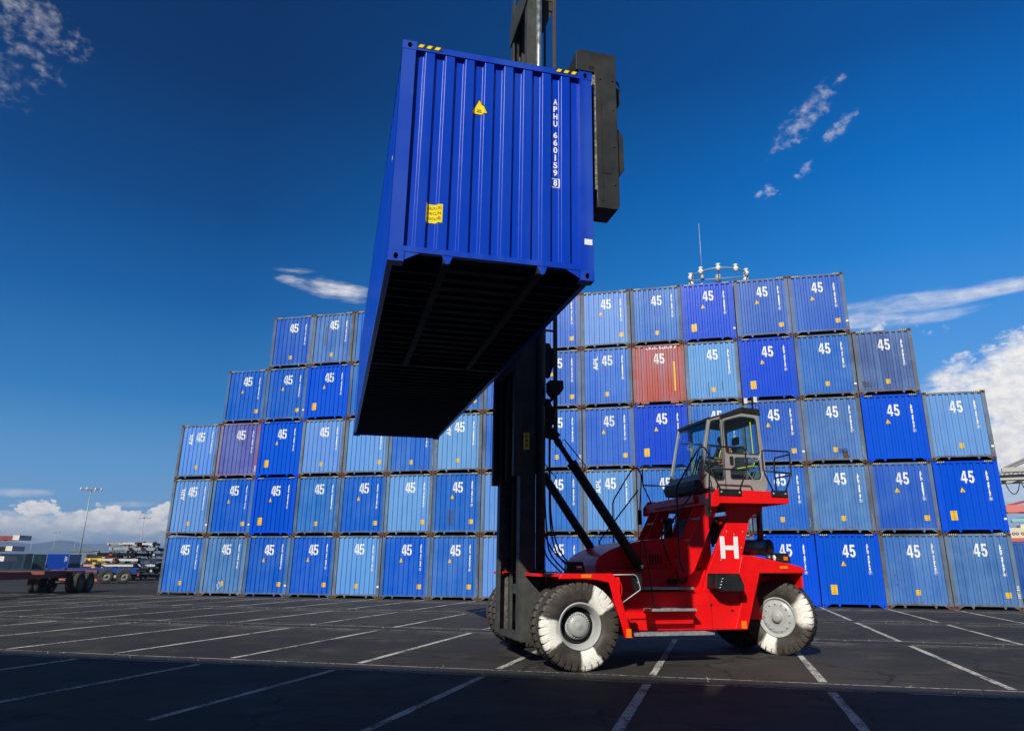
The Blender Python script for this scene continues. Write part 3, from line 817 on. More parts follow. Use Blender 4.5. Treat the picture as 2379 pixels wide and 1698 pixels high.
def patch(root, x0, x1, z0, z1, mt, nm='paint_patch', jag=0):
    r = random.Random(4); m = MB(); o = []
    for i in range(16):
        a = 2*PI*i/16; q = 1+(r.uniform(-jag, jag) if jag else 0)
        o.append(((x0+x1)/2+(x1-x0)/2*max(-1, min(1, 1.4*math.cos(a)))*q, (z0+z1)/2+(z1-z0)/2*max(-1, min(1, 1.4*math.sin(a)))*q))
    tri = tessellate_polygon([[Vector((a, c, 0)) for a, c in o]]); m.add([(a, 0, c) for a, c in o], [tuple(q) for q in tri])
    place(nm, wrap(m.mesh(nm, mt), 0, 0, [mt], .002), root)
M_PATCH = mat('fresh_blue_patch', (.01, .07, .26), .5); M_STREAK = mat('dirt_streak', (.10, .105, .13), .8, noise_amt=.5, noise_scale=20); M_RPATCH = mat('rust_patch', (.09, .05, .03), .8, noise_amt=.5, noise_scale=14); M_GREY = mat('dirt_patch', (.05, .07, .12), .7)
rnd = random.Random(11)
for row, cells in GRID.items():
    c0, c1 = min(cells), max(cells)
    for c, (cls, mk) in cells.items():
        root = empty('shipping_container', (WALL_X+WP*(c-1)+rnd.uniform(-.012, .012)+.01, WALL_Y+rnd.uniform(-.03, .04), HP*(row-1)), rnd.uniform(-.0012, .0012))
        k = c-c0+1; n = c1-c0+1
        pos = 'leftmost' if k == 1 else 'rightmost' if k == n else ('%s from the left' % ORD[k] if k <= n/2 else '%s from the right' % ORD[n-k+1])
        extra = ''
        if 'A' in mk: extra = ' lettered beside its 45'
        elif 'R' == cls: extra = ' with white 45'
        elif 'B' in mk: extra = ' with large yellow sticker'
        tag(root, '%s container%s, %s in %s' % (CNAME[cls], extra, pos, ROWN[row]), 'container', 'blue shipping containers stacked in a wall' if cls != 'R' else 'shipping containers stacked in a wall')
        root['group'] = 'shipping containers stacked in a wall'
        rr_c = random.Random(row*100+c)
        if cls in 'MLGDv' and rr_c.random() < .55: scribble(root, CW-.09+rr_c.uniform(-.03, .03), rr_c.uniform(.25, .5), rr_c.uniform(.3, .6), rr_c)
        if cls in 'LG' and rr_c.random() < .4: scribble(root, .09, rr_c.uniform(.4, 1.2), .3, rr_c)
        if (row, c) == (1, 16): chalk(root, 'HXT 816', CW-.05, .45, .085)
        if (row, c) == (3, 2): chalk(root, 'N6GG', CW-.05, .30, .08)
        if (row, c) == (3, 9): chalk(root, 'XOPF', CW-.04, .35, .09)
        if (row, c) == (2, 7): patch(root, .78, 1.12, .42, 1.15, M_PATCH)
        if (row, c) == (3, 14): patch(root, 1.34, 1.72, .42, .62, M_PATCH); patch(root, 1.50, 1.74, .17, .52, M_RPATCH, 'rust_patch', .2)
        if (row, c) == (5, 4): patch(root, .74, .86, 1.0, 2.2, M_STREAK, 'rust_patch', .12)
        if (row, c) == (4, 15): patch(root, .20, .50, .30, .62, M_GREY, 'dirt_patch', .35)
        if (row, c) == (4, 12): patch(root, .99, 1.03, .25, .95, M_STREAK, 'rust_patch', .1); patch(root, 1.61, 1.65, .5, .95, M_STREAK, 'rust_patch', .1)
        if (row, c) == (1, 15): patch(root, .44, .50, 1.22, 1.30, M_RPATCH, 'rust_patch', .2); patch(root, .46, .52, .86, .92, M_RPATCH, 'rust_patch', .2)
        if (row, c) == (1, 2):
            m = MB(); q = [(.92, .50), (1.06, .68), (1.20, .50), (1.06, .32)]
            m.plate(q, 0, .001, [[(.945, .50), (1.06, .648), (1.175, .50), (1.06, .352)]]); place('diamond_outline', wrap(m.mesh('d', M_WHITE), 0, 0, [M_WHITE], .003), root)
        if cls == 'R':
            container(root, cls, 'h4', rnd); red_marks(root)
        else:
            container(root, cls, 'h4s'+mk, rnd)

# ---------------------------------------------------------------- containers stacked behind the camera: they shade the foreground
shm = MB(); shm.box(0, CL, 0, CW, 0, CH)
def shade_mesh():
    pts = [(0, .036)]; x = .14
    while x < CL-.3:
        pts += [(x, .036), (x+.068, 0), (x+.138, 0), (x+.206, .036)]; x += .278
    pts.append((CL, .036))
    m = MB(); corrugated(m, pts, [False]*(len(pts)), .16, 2.80)
    # long wall towards the yard on +Y side: mirror
    m.v = [Vector((v.x, CW-v.y, v.z)) for v in m.v]
    m.box(0, CL, CW-.09, CW, 0, .16); m.box(0, CL, CW-.09, CW, 2.8, CH); m.box(0, CL, 0, CW-.1, .1, CH-.02)
    for a in (0, CL-.16): m.box(a, a+.16, CW-.1, CW+.001, .16, 2.8)
    return m.mesh('wall', M_CONT)
ME_SH = shade_mesh()
k = 0
for zc in range(5):
    for xc in range(7):
        k += 1
        o = place('shipping_container', ME_SH, None, (-58+xc*13.85, -10.5-CW, zc*2.91), color=BLUE[('M', 'L', 'f', 'G')[(zc*3+xc) % 4]][0]+(.4,))
        tag(o, 'worn blue container in the long stacks behind the camera', 'container', 'containers stacked behind the camera')

# ---------------------------------------------------------------- the lifted container
A_T = .502
lift = empty('shipping_container', (-3.388, 6.871, 4.832), 0)
lift.rotation_euler = (Matrix.Rotation(A_T, 3, 'Z') @ Matrix.Rotation(.0176, 3, 'X')).to_euler()
tag(lift, 'new deep blue container raised in the air by the red handler', 'container')
BLUE['N'] = ((.000, .044, .52), .09, (.000, .040, .46), False, .24)
container(lift, 'N', '', rnd, detail=True)
for x in (.185, CW-.485): place('hazard_stripe', ME_HAZN, lift, (x, .006, 2.828))
place('serial_number', me_serial('APHU 660159', '8', [M_WHITE_NEW], 1.965, 2.45, .079, .106, .054, .004), lift)
place('warning_triangle', wrap(me_tri(), .89, 2.05, [M_BLACKP, M_YEL2]), lift)
def big_caution():
    return wrap(lines_sticker(.19, .235, 3, texts=['CAUTION', 'HIGH', 'CONTAINER']), .40, .53, [M_YEL2, M_BLACKP])
place('caution_sticker', big_caution(), lift)
place('white_tag', ME_TAG, lift, (2.315, 0, .46))
m = MB(); m.box(-.004, 0, .55, .62, 1.55, 1.60); m.build('side_sticker', M_YEL2, lift)

# ---------------------------------------------------------------- container handler, built in (u rearwards, v to the far side, z)
TU, TV = 3.93, 14.0
tvec = Vector((math.cos(A_T), math.sin(A_T), 0)); vvec = Vector((-math.sin(A_T), math.cos(A_T), 0))
def uvw(u, v, z): p = tvec*u+vvec*v; return (p.x, p.y, z)
truck = empty('container_handler', uvw(TU, TV, 0), A_T)
tag(truck, 'red empty container handler with grey glass cab, black mast and a big white H', 'container handler')
O_ = (TU, TV, 0)
def T(): return MB(O_)
FV = lambda v: 28.0-v       # mirrored to the far side

# --- wheels
def tyre_mesh(name, material, n_lug=34, wide=.38, Rr=.672):
    sub = 6; n = n_lug*sub; h = wide/2
    prof = [(.345, -h*.62), (.37, -h*.86), (.43, -h*1.0), (.52, -h*1.04), (.59, -h*1.0), (.635, -h*.95), (.662, -h*.84), (Rr, -h*.62), (Rr, -h*.42), (Rr, -h*.21), (Rr, 0)]
    prof = prof+[(r, -y) for r, y in prof[-2::-1]]
    m = MB(); L = len(prof)
    for k in range(n):
        for i, (r, y) in enumerate(prof):
            a = (k//sub + (0, .03, .24, .27, .52, .76)[k % sub] + .62*(1-min(1, abs(y)/h/.62)))/n_lug*2*PI
            q = k % sub; rr = r; yy = y
            if r >= .63:
                if q in (1, 2): rr = r-.030 if abs(y) > h*.12 else r-.010
                if q in (1, 2) and r < .665: rr = r-.030; yy = y*.93
            m.v.append(Vector((rr*math.cos(a), yy, rr*math.sin(a))))
    for k in range(n):
        k2 = (k+1) % n
        for i in range(L-1):
            m.f.append([k*L+i, k2*L+i, k2*L+i+1, k*L+i+1]); m.sm.append(prof[i][0] < .6 and prof[i+1][0] < .6); m.mi.append(0)
    return m.mesh(name, material)
ME_TYF = tyre_mesh('tyre', tyre_mat('front_tyre_rubber', [(191, 27, 6), (47, 22, 5), (-72, 19, 5)]))
ME_TYR = tyre_mesh('tyre', tyre_mat('rear_tyre_rubber', [(12, 31, 14), (-112, 20, 10)]))
ME_TYP = tyre_mesh('tyre', tyre_mat('plain_tyre_rubber', [(0, -60, 5)]))
def rim_dish():
    m = MB()
    m.lathe([(.345, -.125), (.362, -.165), (.35, -.178), (.335, -.17), (.322, -.13), (.300, -.10), (.290, .02), (.27, .06), (.0, .07)], n=64)
    m.lathe([(.345, -.125), (.345, .14), (.36, .165)], n=48)
    return m
def front_wheel(v, outer=True, side=-1):
    w = empty('wheel'); w.parent = truck; w.location = (0, v-TV, .67)
    if side > 0: w.scale = (1, -1, 1)
    place('tyre', ME_TYF if (outer and side < 0) else ME_TYP, w)
    rim_dish().build('rim', M_WHEELG, w)
    m = MB(); m.lathe([(.16, .0), (.262, .012), (.275, .03), (.262, .05)], n=40); m.build('hub_gap_ring', M_HOLE, w)  # near-black ring paints in the shaded gap around the hub
    if outer:
        m = MB()
        m.lathe([(0, -.125), (.03, -.13), (.045, -.118), (.09, -.115), (.150, -.105), (.165, -.085), (.168, .06)], n=40)
        for k in range(30):
            a = 2*PI*k/30; c = (.185*math.cos(a), .185*math.sin(a))
            m.lathe([(0, -.052), (.011, -.05), (.012, .0)], c=(c[0], 0, c[1]), n=6)
        m.lathe([(.165, -.03), (.205, -.03), (.21, .06)], n=40)
        m.build('hub', M_WHEELG, w)
    return w
front_wheel(12.02); front_wheel(12.46, False)
front_wheel(FV(12.02), True, 1); front_wheel(FV(12.46), False, 1)
def rear_wheel(u, v, steer, side=-1):
    w = empty('wheel'); w.parent = truck; w.location = (u-TU, v-TV, .67); w.rotation_euler = (0, 0, steer)
    place('tyre', ME_TYR if side < 0 else ME_TYP, w)
    m = MB()
    m.lathe([(.345, -.125), (.362, -.165), (.35, -.180), (.338, -.172), (.325, -.14), (.30, -.128), (.285, -.150), (.20, -.155), (.12, -.150), (.095, -.162), (.09, -.20), (.05, -.215), (0, -.216)], n=64)
    m.build('rim', M_WHEELG, w)
    m = MB()
    for k in range(13):
        a = 2*PI*k/13+.2; m.lathe([(0, -.178), (.014, -.176), (.017, -.145)], c=(.245*math.cos(a), 0, .245*math.sin(a)), n=8)
    m.build('wheel_nuts', M_WHEELG, w)
    return w
rear_wheel(8.46, 13.30, -.92); rear_wheel(8.46, FV(13.30), -.92, 1)
axle = T(); axle.bar((3.93, 12.3, .67), (3.93, 15.7, .67), .34, .34); axle.tube([(3.93, 12.4, .67), (3.93, 12.9, .67)], .17, 20); axle.tube([(3.93, 15.1, .67), (3.93, 15.6, .67)], .17, 20)
axle.bar((8.46, 13.4, .67), (8.46, 14.6, .67), .25, .25)
axle.build('axle', M_DARK, truck)

# --- chassis
b = T()
b.box(4.75, 7.42, 12.86, 15.14, .50, 1.15); b.box(4.55, 8.75, 13.45, 14.55, .62, 1.42)
b.box(3.75, 4.8, 13.2, 14.8, .75, 1.40)
b.build('chassis', M_RED, truck, .012)
b = T(); b.box(4.75, 7.35, 13.02, 14.98, 1.14, 1.52); b.build('side_deck', M_RED, truck, .02)
# skirt panel with seams
b = T()
b.plate([(5.13, .56), (5.2, .51), (6.77, .50), (6.77, 1.145), (5.13, 1.145)], 12.835, 12.858)
b.plate([(6.785, .50), (7.23, .50), (7.45, 1.145), (6.785, 1.145)], 12.835, 12.858)
b.build('side_skirt', M_RED, truck, .004)
# hood
b = T()
hood = [(4.66, 1.30), (4.66, 1.60), (4.72, 1.72), (4.86, 1.82), (5.1, 1.92), (5.5, 2.02), (6.0, 2.08), (6.35, 2.10), (7.0, 2.06), (7.0, 1.30)]
hood = [(4.66, 1.30)]+[(p.x, p.y) for p in curve([(q[0], q[1], 0) for q in hood[1:9]], 4)]+[(7.0, 1.30)]
b.plate(hood, 13.14, 14.86)
b.build('hood', M_RED, truck, .03, 4)
# front fenders: top sheet, lip and sloping rear plate
def fender(mir=False):
    f = (lambda v: FV(v)) if mir else (lambda v: v)
    m = T()
    s = lambda a, c: (min(f(a), f(c)), max(f(a), f(c)))
    m.plate([(3.32, f(13.2)), (3.34, f(12.3)), (3.58, f(11.80)), (4.47, f(11.80)), (4.47, f(13.2))], 1.445, 1.465, axis='z')
    v0, v1 = s(11.78, 11.80)
    lip = [(3.55, 1.385), (3.60, 1.46), (4.47, 1.475), (4.51, 1.42), (4.79, .49), (4.665, .49), (4.41, 1.33), (4.2, 1.375), (3.9, 1.39)]
    m.plate(lip, v0, v1)
    v0, v1 = s(11.80, 12.95)
    m.plate([(4.45, 1.465), (4.47, 1.45), (4.78, .49), (4.765, .49)], v0, v1)
    m.bar((3.33, f(12.3), 1.44), (3.57, f(11.80), 1.44), .02, .05); m.bar((3.32, f(13.2), 1.44), (3.335, f(12.3), 1.44), .02, .05)
    m.build('front_fender', M_RED, truck, .006)
fender(); fender(True)
def reflector(u, v, z, w, h, mt=M_AMBER):
    m = T(); m.box(u-w/2, u+w/2, v-.008, v, z-h/2, z+h/2); m.build('reflector', mt, truck)
reflector(4.02, 11.78, 1.43, .17, .055, M_AMBER); reflector(4.725, 11.78, .56, .085, .13)
# counterweight and rear fender
cw = [(7.34, 1.47), (7.44, 1.80), (7.66, 1.785), (8.17, 1.69), (8.5, 1.635), (8.70, 1.585), (8.77, 1.52), (8.74, 1.47)]
b = T(); b.plate(cw, 12.78, 15.22)
b.box(8.55, 8.74, 13.85, 14.2, .62, 1.48); b.box(8.70, 8.74, 12.84, 15.16, 1.20, 1.48); b.box(7.3, 7.42, 13.0, 15.0, .5, 1.5)
b.build('counterweight', M_RED, truck, .05, 4)
for mir in (False, True):
    f = (lambda v: FV(v)) if mir else (lambda v: v)
    v0, v1 = sorted((f(12.77), f(12.98)))
    b = T(); b.plate([(7.33, 1.475), (7.78, 1.475), (7.76, 1.41), (7.44, .49), (7.19, .50), (7.42, 1.15)], v0, v1)
    b.build('rear_fender', M_RED, truck, .02, 3)
reflector(7.37, 12.77, .58, .10, .13); reflector(8.3, 12.775, 1.58, .17, .05)
# H columns
colp = [(6.62, 1.15), (6.70, 1.40), (6.80, 1.62), (7.14, 2.27), (7.24, 2.49), (7.27, 2.73), (8.0, 2.75), (7.98, 2.61), (7.76, 2.53), (7.67, 2.42), (7.63, 2.25), (7.385, 1.5), (7.42, 1.15)]
for v0 in (12.83, 15.07):
    b = T(); b.plate(colp, v0, v0+.10); b.build('cab_support_column', M_RED, truck, .008)
b = T()
H0, H1, Z0, Z1 = 7.035, 7.40, 1.73, 2.13
b.plate([(7.03, Z0), (7.12, Z0), (7.125, 1.885), (7.305, 1.885), (7.31, Z0), (7.40, Z0), (7.405, Z1), (7.315, Z1), (7.31, 1.965), (7.125, 1.965), (7.12, Z1), (7.03, Z1)], 12.824, 12.829)
b.build('letter_h', M_WHITE_NEW, truck)
m = T()
for u, z in ((7.335, 2.17), (7.02, 1.70), (7.47, 1.93), (6.80, 1.40), (6.78, 1.30), (6.76, 1.20), (7.36, 1.42), (7.30, 1.20), (7.18, 2.22), (7.52, 2.22)):
    m.lathe([(0, -.009), (.011, -.008), (.013, 0)], c=(u, 12.83, z), n=8)
m.build('column_bolts', M_GALV, truck)
m = T()
for u, z in ((7.19, .82), (6.77, .92)): m.plate(rpoly([(u-.03, z-.018), (u+.03, z-.018), (u+.03, z+.018), (u-.03, z+.018)], .012), 12.832, 12.834)
m.build('drain_hole', M_HOLE, truck)
m = T()
for i in range(5): m.box(5.72+i*.055, 5.75+i*.055, 13.135, 13.138, 1.62, 1.80)
m.build('hood_louvre', M_HOLE, truck)
m = T(); m.box(4.9, 6.9, 13.134, 13.138, 1.552, 1.558); m.box(6.05, 6.056, 13.134, 13.138, 1.56, 1.98); m.build('panel_seam', M_HOLE, truck)
m = T()
for u, z in ((5.2, 1.08), (5.6, 1.08), (6.1, 1.08), (6.6, 1.08), (6.9, 1.08), (7.3, 1.08), (5.3, .60), (6.6, .58)): m.lathe([(0, -.006), (.009, -.005), (.010, 0)], c=(u, 12.835, z), n=8)
m.build('skirt_bolts', M_RED, truck)
m = T(); m.tube(curve([(6.2, 13.0, 1.50), (6.22, 12.95, 1.35), (6.35, 12.98, 1.30), (6.42, 13.0, 1.45)], 6), .02, 8); m.box(6.02, 6.20, 12.97, 13.02, 1.28, 1.36); m.build('valve_block', M_DARK, truck)
# perforated panels between the columns under the platform
def perforated(m, u0, u1, z0, z1, v, nu, nz, slope=0.0):
    hol = []
    du, dz = (u1-u0)/nu, (z1-z0)/nz
    for i in range(nu):
        for j in range(nz):
            a, c = u0+du*(i+.28), z0+dz*(j+.28)
            hol.append([(a, c), (a+du*.45, c), (a+du*.45, c+dz*.45), (a, c+dz*.45)])
    m.plate([(u0, z0), (u1, z0), (u1, z1), (u0, z1)], v, v+.006, hol)
b = T(); perforated(b, 7.27, 8.0, 2.54, 2.72, 13.0, 22, 6); b.box(7.3, 7.98, 13.02, 14.98, 2.50, 2.53)
b.box(7.25, 7.6, 12.95, 15.05, 2.30, 2.50)
b.build('perforated_panel', M_RED, truck)
b = T(); b.box(7.12, 7.40, 13.25, 14.75, 2.02, 2.50); b.tube([(7.08, 13.2, 1.95), (7.10, 13.3, 2.6), (7.4, 13.4, 2.65)], .025); b.tube([(7.12, 13.2, 2.0), (7.0, 13.15, 2.3), (7.15, 13.2, 2.7)], .02)
b.build('machinery', M_DARK, truck, .02)
b = T(); b.tube([(6.35, 13.62, 2.08), (6.35, 13.62, 2.2), (6.36, 13.62, 2.42)], .085, 16); b.lathe([(.0, .40), (.11, .38), (.13, .33), (.11, .30), (.085, .28)], 'z', (6.36, 13.62, 2.1), 20)
b.build('air_intake', M_DARK, truck)
# platform
KP = 12.42/12.65
def kp(u, z): return (u*KP, 1.6135+(z-1.6135)*KP)
b = T()
side = [kp(*p) for p in [(6.80, 2.66), (6.93, 2.665), (6.985, 2.725), (8.45, 2.745), (8.47, 2.965), (6.93, 2.985), (6.81, 2.845)]]
b.plate(side, 12.41, 12.43); b.plate(side, 15.57, 15.59)
b.box(8.29, 8.32, 12.43, 15.57, 2.73, 2.935); b.box(6.82, 8.29, 12.43, 15.57, 2.89, 2.92)
b.box(6.72, 6.80, 12.43, 15.57, 2.70, 2.88)
b.build('platform', M_RED, truck, .008)
b = T(); b.box(6.66, 7.0, 13.05, 14.95, 2.74, 2.90); b.build('cab_base_beam', M_RED, truck, .03, 3)
# ladders
for mir in (False, True):
    f = (lambda v: FV(v)) if mir else (lambda v: v)
    b = T()
    for v in (12.70, 13.16):
        a, c = sorted((f(v), f(v+.02)))
        b.plate([(6.72, 2.70), (6.96, 2.70), (6.96, 2.64), (6.40, 1.50), (6.28, 1.42), (6.10, 1.42), (6.08, 1.52)], a, c)
    ld = b.build('ladder', M_RED, truck, .004)
    for z in (2.45, 2.06, 1.68):
        uc = 6.19+(z-1.45)/(2.7-1.45)*.62+.02
        s = T(); s.box(uc-.09, uc+.09, min(f(12.72), f(13.16)), max(f(12.72), f(13.16)), z-.012, z+.012); s.build('tread', M_ALU, ld, .003)
# side steps
def tread(u0, u1, v0, v1, z, name='side_step'):
    m = T(); m.box(u0, u1, v0, v1, z-.035, z)
    n = int((u1-u0)/.035)
    for i in range(n):
        for v in (v0+.01, v1-.03):
            m.box(u0+i*.035+.006, u0+i*.035+.026, v, v+.018, z, z+.008)
    o = m.build(name, M_ALU, truck); return o
tread(5.02, 6.52, 12.30, 12.60, .50); tread(5.42, 6.32, 12.52, 12.80, .875); tread(5.42, 6.40, 12.74, 13.02, 1.225)
b = T(); perforated(b, 5.46, 6.34, .62, .82, 12.72, 26, 7); b.bar((5.44, 12.55, .84), (5.62, 12.80, .60), .03, .02); b.bar((6.30, 12.55, .84), (6.36, 12.80, .66), .03, .02)
b.build('step_guard', M_RED, truck)
b = T()
b.box(5.1, 6.5, 12.6, 12.86, .46, .475)
b.build('step_bracket', M_DARK, truck)
# handrails
def rail(pts, r=.016, name='handrail', mt=None, n=8, smooth=True):
    for mir in (False, True):
        f = (lambda p: (p[0], FV(p[1]), p[2])) if mir else (lambda p: p)
        m = T()
        for seg in pts: m.tube([f((kp(p[0], p[2])[0], p[1]-.22, kp(p[0], p[2])[1]) if p[1] < 12.9 else p) for p in seg], r, n)
        m.build(name, mt or M_DARK, truck)
VR = 12.63
def rr_(pts, v, r=.05):
    """open polyline in (u,z) with rounded bends"""
    P = [Vector(p) for p in pts]; out = [P[0]]
    for i in range(1, len(P)-1):
        a, p, c = P[i-1], P[i], P[i+1]; k = min(r, (a-p).length*.45, (c-p).length*.45)
        p0 = p+(a-p).normalized()*k; p1 = p+(c-p).normalized()*k
        for j in range(5):
            t = j/4; out.append((1-t)**2*p0+2*t*(1-t)*p+t*t*p1)
    out.append(P[-1]); return [(q[0], v, q[1]) for q in out]
rail([rr_([(6.83, 3.36), (6.83, 3.79), (7.60, 3.785), (7.60, 3.36), (7.37, 2.88)], VR), [(6.83, VR, 3.36), (7.60, VR, 3.36)], [(6.83, VR, 3.36), (7.03, VR, 2.94)]])
rail([rr_([(8.16, 2.93), (7.96, 3.36), (7.96, 3.755), (8.57, 3.755), (8.57, 3.33), (8.36, 2.88)], VR), [(7.96, VR, 3.36), (8.57, VR, 3.33)],
      [(8.57, VR, 3.70), (8.57, 13.15, 3.70), (8.57, 13.2, 3.6), (8.57, 13.2, 2.95)], [(8.57, VR, 3.30), (8.57, 13.2, 3.30)]])
rail([rr_([(6.72, 2.53), (6.82, 3.60), (6.70, 3.77), (6.60, 3.74), (6.09, 2.98), (6.08, 1.70), (6.15, 1.48)], 12.60, .08), rr_([(6.72, 3.25), (5.74, 2.10), (5.90, 1.60)], 12.60)])
for mir in (False, True):
    f = FV if mir else (lambda v: v)
    for u in (7.03, 8.14):
        a, c = sorted((f(12.39), f(12.41))); u0, u1 = (u-.06)*KP, (u+(.42 if u < 8 else .30))*KP
        m = T(); m.box(u0, u1, a, c, 2.845, 2.965); fp = m.build('rail_foot_plate', M_DARK, truck, .006)
        for uu in (u0+.05, u1-.05):
            m = T(); m.lathe([(0, -.012), (.018, -.010), (.02, 0)] if not mir else [(0, .012), (.018, .010), (.02, 0)], c=(uu, f(12.39), 2.905), n=10); m.build('bolt', M_GALV, fp)
    a, c = sorted((f(12.37), f(12.43))); m = T(); m.box(6.56, 6.64, a, c, 2.46, 2.78); m.build('rail_clamp', M_DARK, truck, .006)
m = T()
m.tube(curve([(7.46, 12.41, 3.71), (7.58, 12.41, 3.56), (7.71, 12.41, 3.52), (7.81, 12.41, 3.68)], 8), .007, 6); m.tube(curve([(7.46, 12.41, 3.33), (7.58, 12.41, 3.16), (7.72, 12.41, 3.14), (7.82, 12.41, 3.33)], 8), .007, 6)
m.build('safety_chain', M_GALV, truck)
m = T(); m.tube(rr_([(5.29, 1.55), (5.31, 2.02), (5.38, 2.02), (5.52, .92)], 12.55, .04), .012, 8); m.tube([(5.50, 12.55, .90), (5.50, 12.66, .86)], .012, 8)
m.build('grab_rail', M_DARK, truck)
# battery box on the skirt
m = T(); m.plate([(6.73, 1.47), (7.20, 1.47), (7.29, 1.26), (7.28, 1.165), (6.86, 1.165), (6.70, 1.22)], 12.50, 12.85)
m.build('tool_box', M_DARK, truck, .012)
m = T()
for i in range(4): m.tube([(6.76+.02*i, 12.49, 1.22+.05*i), (6.80+.02*i, 12.47, 1.24+.05*i)], .008, 6)
m.build('air_coupling', M_CHROME, truck)
# muffler and pipe
m = T(); m.tube([(7.55, 13.6, 1.955), (8.52, 13.6, 1.955)], .155, 28); m.tube([(8.50, 13.6, 1.955), (8.55, 13.6, 1.955)], .165, 28); m.tube([(7.95, 13.6, 1.955), (7.97, 13.6, 1.955)], .162, 28)
for i in range(9): m.tube([(8.42+.012*i, 13.6, 1.955), (8.427+.012*i, 13.6, 1.955)], .161, 28)
m.tube([(8.36, 13.6, 2.08), (8.38, 13.6, 2.74)], .06, 16); m.lathe([(.075, 0), (.075, .04)], 'z', (8.36, 13.6, 2.10), 18)
m.tube([(8.50, 13.55, 1.82), (8.50, 13.55, 1.68)], .07, 14)
m.build('muffler', mat('muffler_steel', (.10, .10, .11), .33, metal=.7, noise_amt=.35, noise_scale=10, dirt=.3), truck)
# work lamps
def lampbox(name, u0, u1, v0, v1, z0, z1, red=True):
    m = T(); m.plate([(u0, z0), (u0+.02, z1), (u1-.01, z1), (u1+.03, z0)], v0, v1); o = m.build(name, M_DARK, truck, .008)
    m = T(); m.lathe([(0, -.012), (.05, -.01), (.055, 0)], 'x', (u0-.0, (v0+v1)/2-.02, (z0+z1)/2), 18); m.build('lens', M_LAMP, o)
    m = T(); m.box(u1-.13, u1-.04, v0-.006, v0, z0+.085, z0+.115); m.cur = 1; m.box(u1-.13, u1-.04, v0-.006, v0, z0+.05, z0+.08); m.build('side_light', [M_LAMP, M_REDLENS] if red else [M_AMBER, M_AMBER], o)
lampbox('headlamp', 3.86, 4.14, 12.25, 12.5, 1.47, 1.655); lampbox('headlamp', 3.86, 4.14, 15.5, 15.75, 1.47, 1.655)
lampbox('tail_lamp', 8.22, 8.50, 12.86, 13.06, 1.66, 1.84, False)
# mirror on the front fender
m = T(); m.plate(rpoly([(4.88, 1.47), (5.04, 1.47), (5.06, 1.19), (4.90, 1.19)], .03), 11.93, 11.99); mo = m.build('mirror', M_DARK, truck, .01)
m = T(); m.tube(rr_([(4.52, 1.45), (4.90, 1.455), (4.95, 1.41), (5.0, 1.22), (4.66, 1.01)], 11.88, .03), .010, 8); m.tube([(4.97, 11.88, 1.33), (4.97, 11.95, 1.33)], .014); m.build('mirror_arm', M_GALV, mo)
m = T(); m.box(4.54, 4.60, 11.80, 11.86, 1.05, 1.42); m.tube(curve([(4.57, 11.78, 1.40), (4.62, 11.76, 1.25), (4.60, 11.78, 1.1)], 6), .01, 6)
m.build('mirror_bracket', M_RED, truck)
# tilt cylinders
for v in (13.02, FV(13.02)):
    m = T(); a, c = Vector((5.47, v, 1.58)), Vector((3.72, v, 4.08)); d = (c-a)
    m.tube([a-d*.02, a+d*.72], .088, 20); m.tube([a+d*.70, a+d*.735], .098, 20)
    k = m.build('tilt_cylinder', M_DARK, truck)
    m = T(); m.tube([a+d*.73, a+d*1.0], .05, 16); m.tube([a+d*.86, a+d*.90], .066, 16); m.build('piston_rod', M_DARK, k)
    m = T(); s = -1 if v < 14 else 1
    q = Vector((.11, s*.0, .10)); m.tube([a+d*.88, a+d*.87+q*.9, a+d*.66+q*1.35, a+d*.64+q*.6], .010, 6); m.build('oil_line', M_DARK, k)
    m = T(); m.lathe([(0, -.06*-s if False else -.05), (.035, -.05), (.035, .05), (0, .05)], c=(5.47, v+s*.07, 1.58), n=14); m.build('pivot_pin', M_CHROME, k)
# mast
def chan(m, u0, u1, v0, v1, z0, z1, t=.05, open_to=1):
    """C channel open towards open_to (+1 = far side)"""
    m.box(u0, u0+t, v0, v1, z0, z1); m.box(u1-t, u1, v0, v1, z0, z1)
    a = (v0, v0+t) if open_to > 0 else (v1-t, v1)
    m.box(u0+t, u1-t, a[0], a[1], z0, z1)
m = T(); chan(m, 3.21, 3.50, 13.03, 13.27, .36, 8.2, .045, 1); chan(m, 3.21, 3.50, 14.73, 14.97, .36, 8.2, .045, -1)
m.box(3.23, 3.48, 13.0, 15.0, .34, .42); m.box(3.38, 3.50, 13.2, 14.8, 4.4, 4.7)
m.box(3.33, 3.68, 13.0, 13.06, .42, 1.22); m.box(3.505, 3.72, 12.98, 13.28, 1.06, 1.24); m.box(3.505, 3.72, 14.72, 15.02, 1.06, 1.24)
m.build('outer_mast', M_MAST, truck, .004)
m = T()
for s in (0, 1):
    f = (lambda v: v) if s == 0 else FV
    a, c = sorted((f(13.085), f(13.095))); m.box(3.26, 3.45, a, c, .42, 8.1)
m.build('roller_track', M_MASTIN, truck)
m = T(); chan(m, 3.30, 3.56, 13.17, 13.42, 3.2, 15.1, .04, 1); chan(m, 3.30, 3.56, 14.58, 14.83, 3.2, 15.1, .04, -1)
m.box(3.27, 3.30, 13.15, 14.85, 13.85, 14.5); m.box(3.30, 3.62, 13.15, 14.85, 14.5, 14.62)
m.plate([(3.56, 12.9), (3.56, 14.6), (3.95, 14.6), (3.95, 13.9), (3.75, 13.3)], 13.40, 13.44); m.plate([(3.56, 12.9), (3.56, 14.6), (3.95, 14.6), (3.95, 13.9), (3.75, 13.3)], 14.56, 14.60)
m.build('inner_mast', M_MAST, truck, .004)
m = T()
for v in (13.21, 14.79): m.box(3.335, 3.52, v-.012, v+.012, 8.0, 14.6)
m.build('inner_track', M_MASTIN, truck)
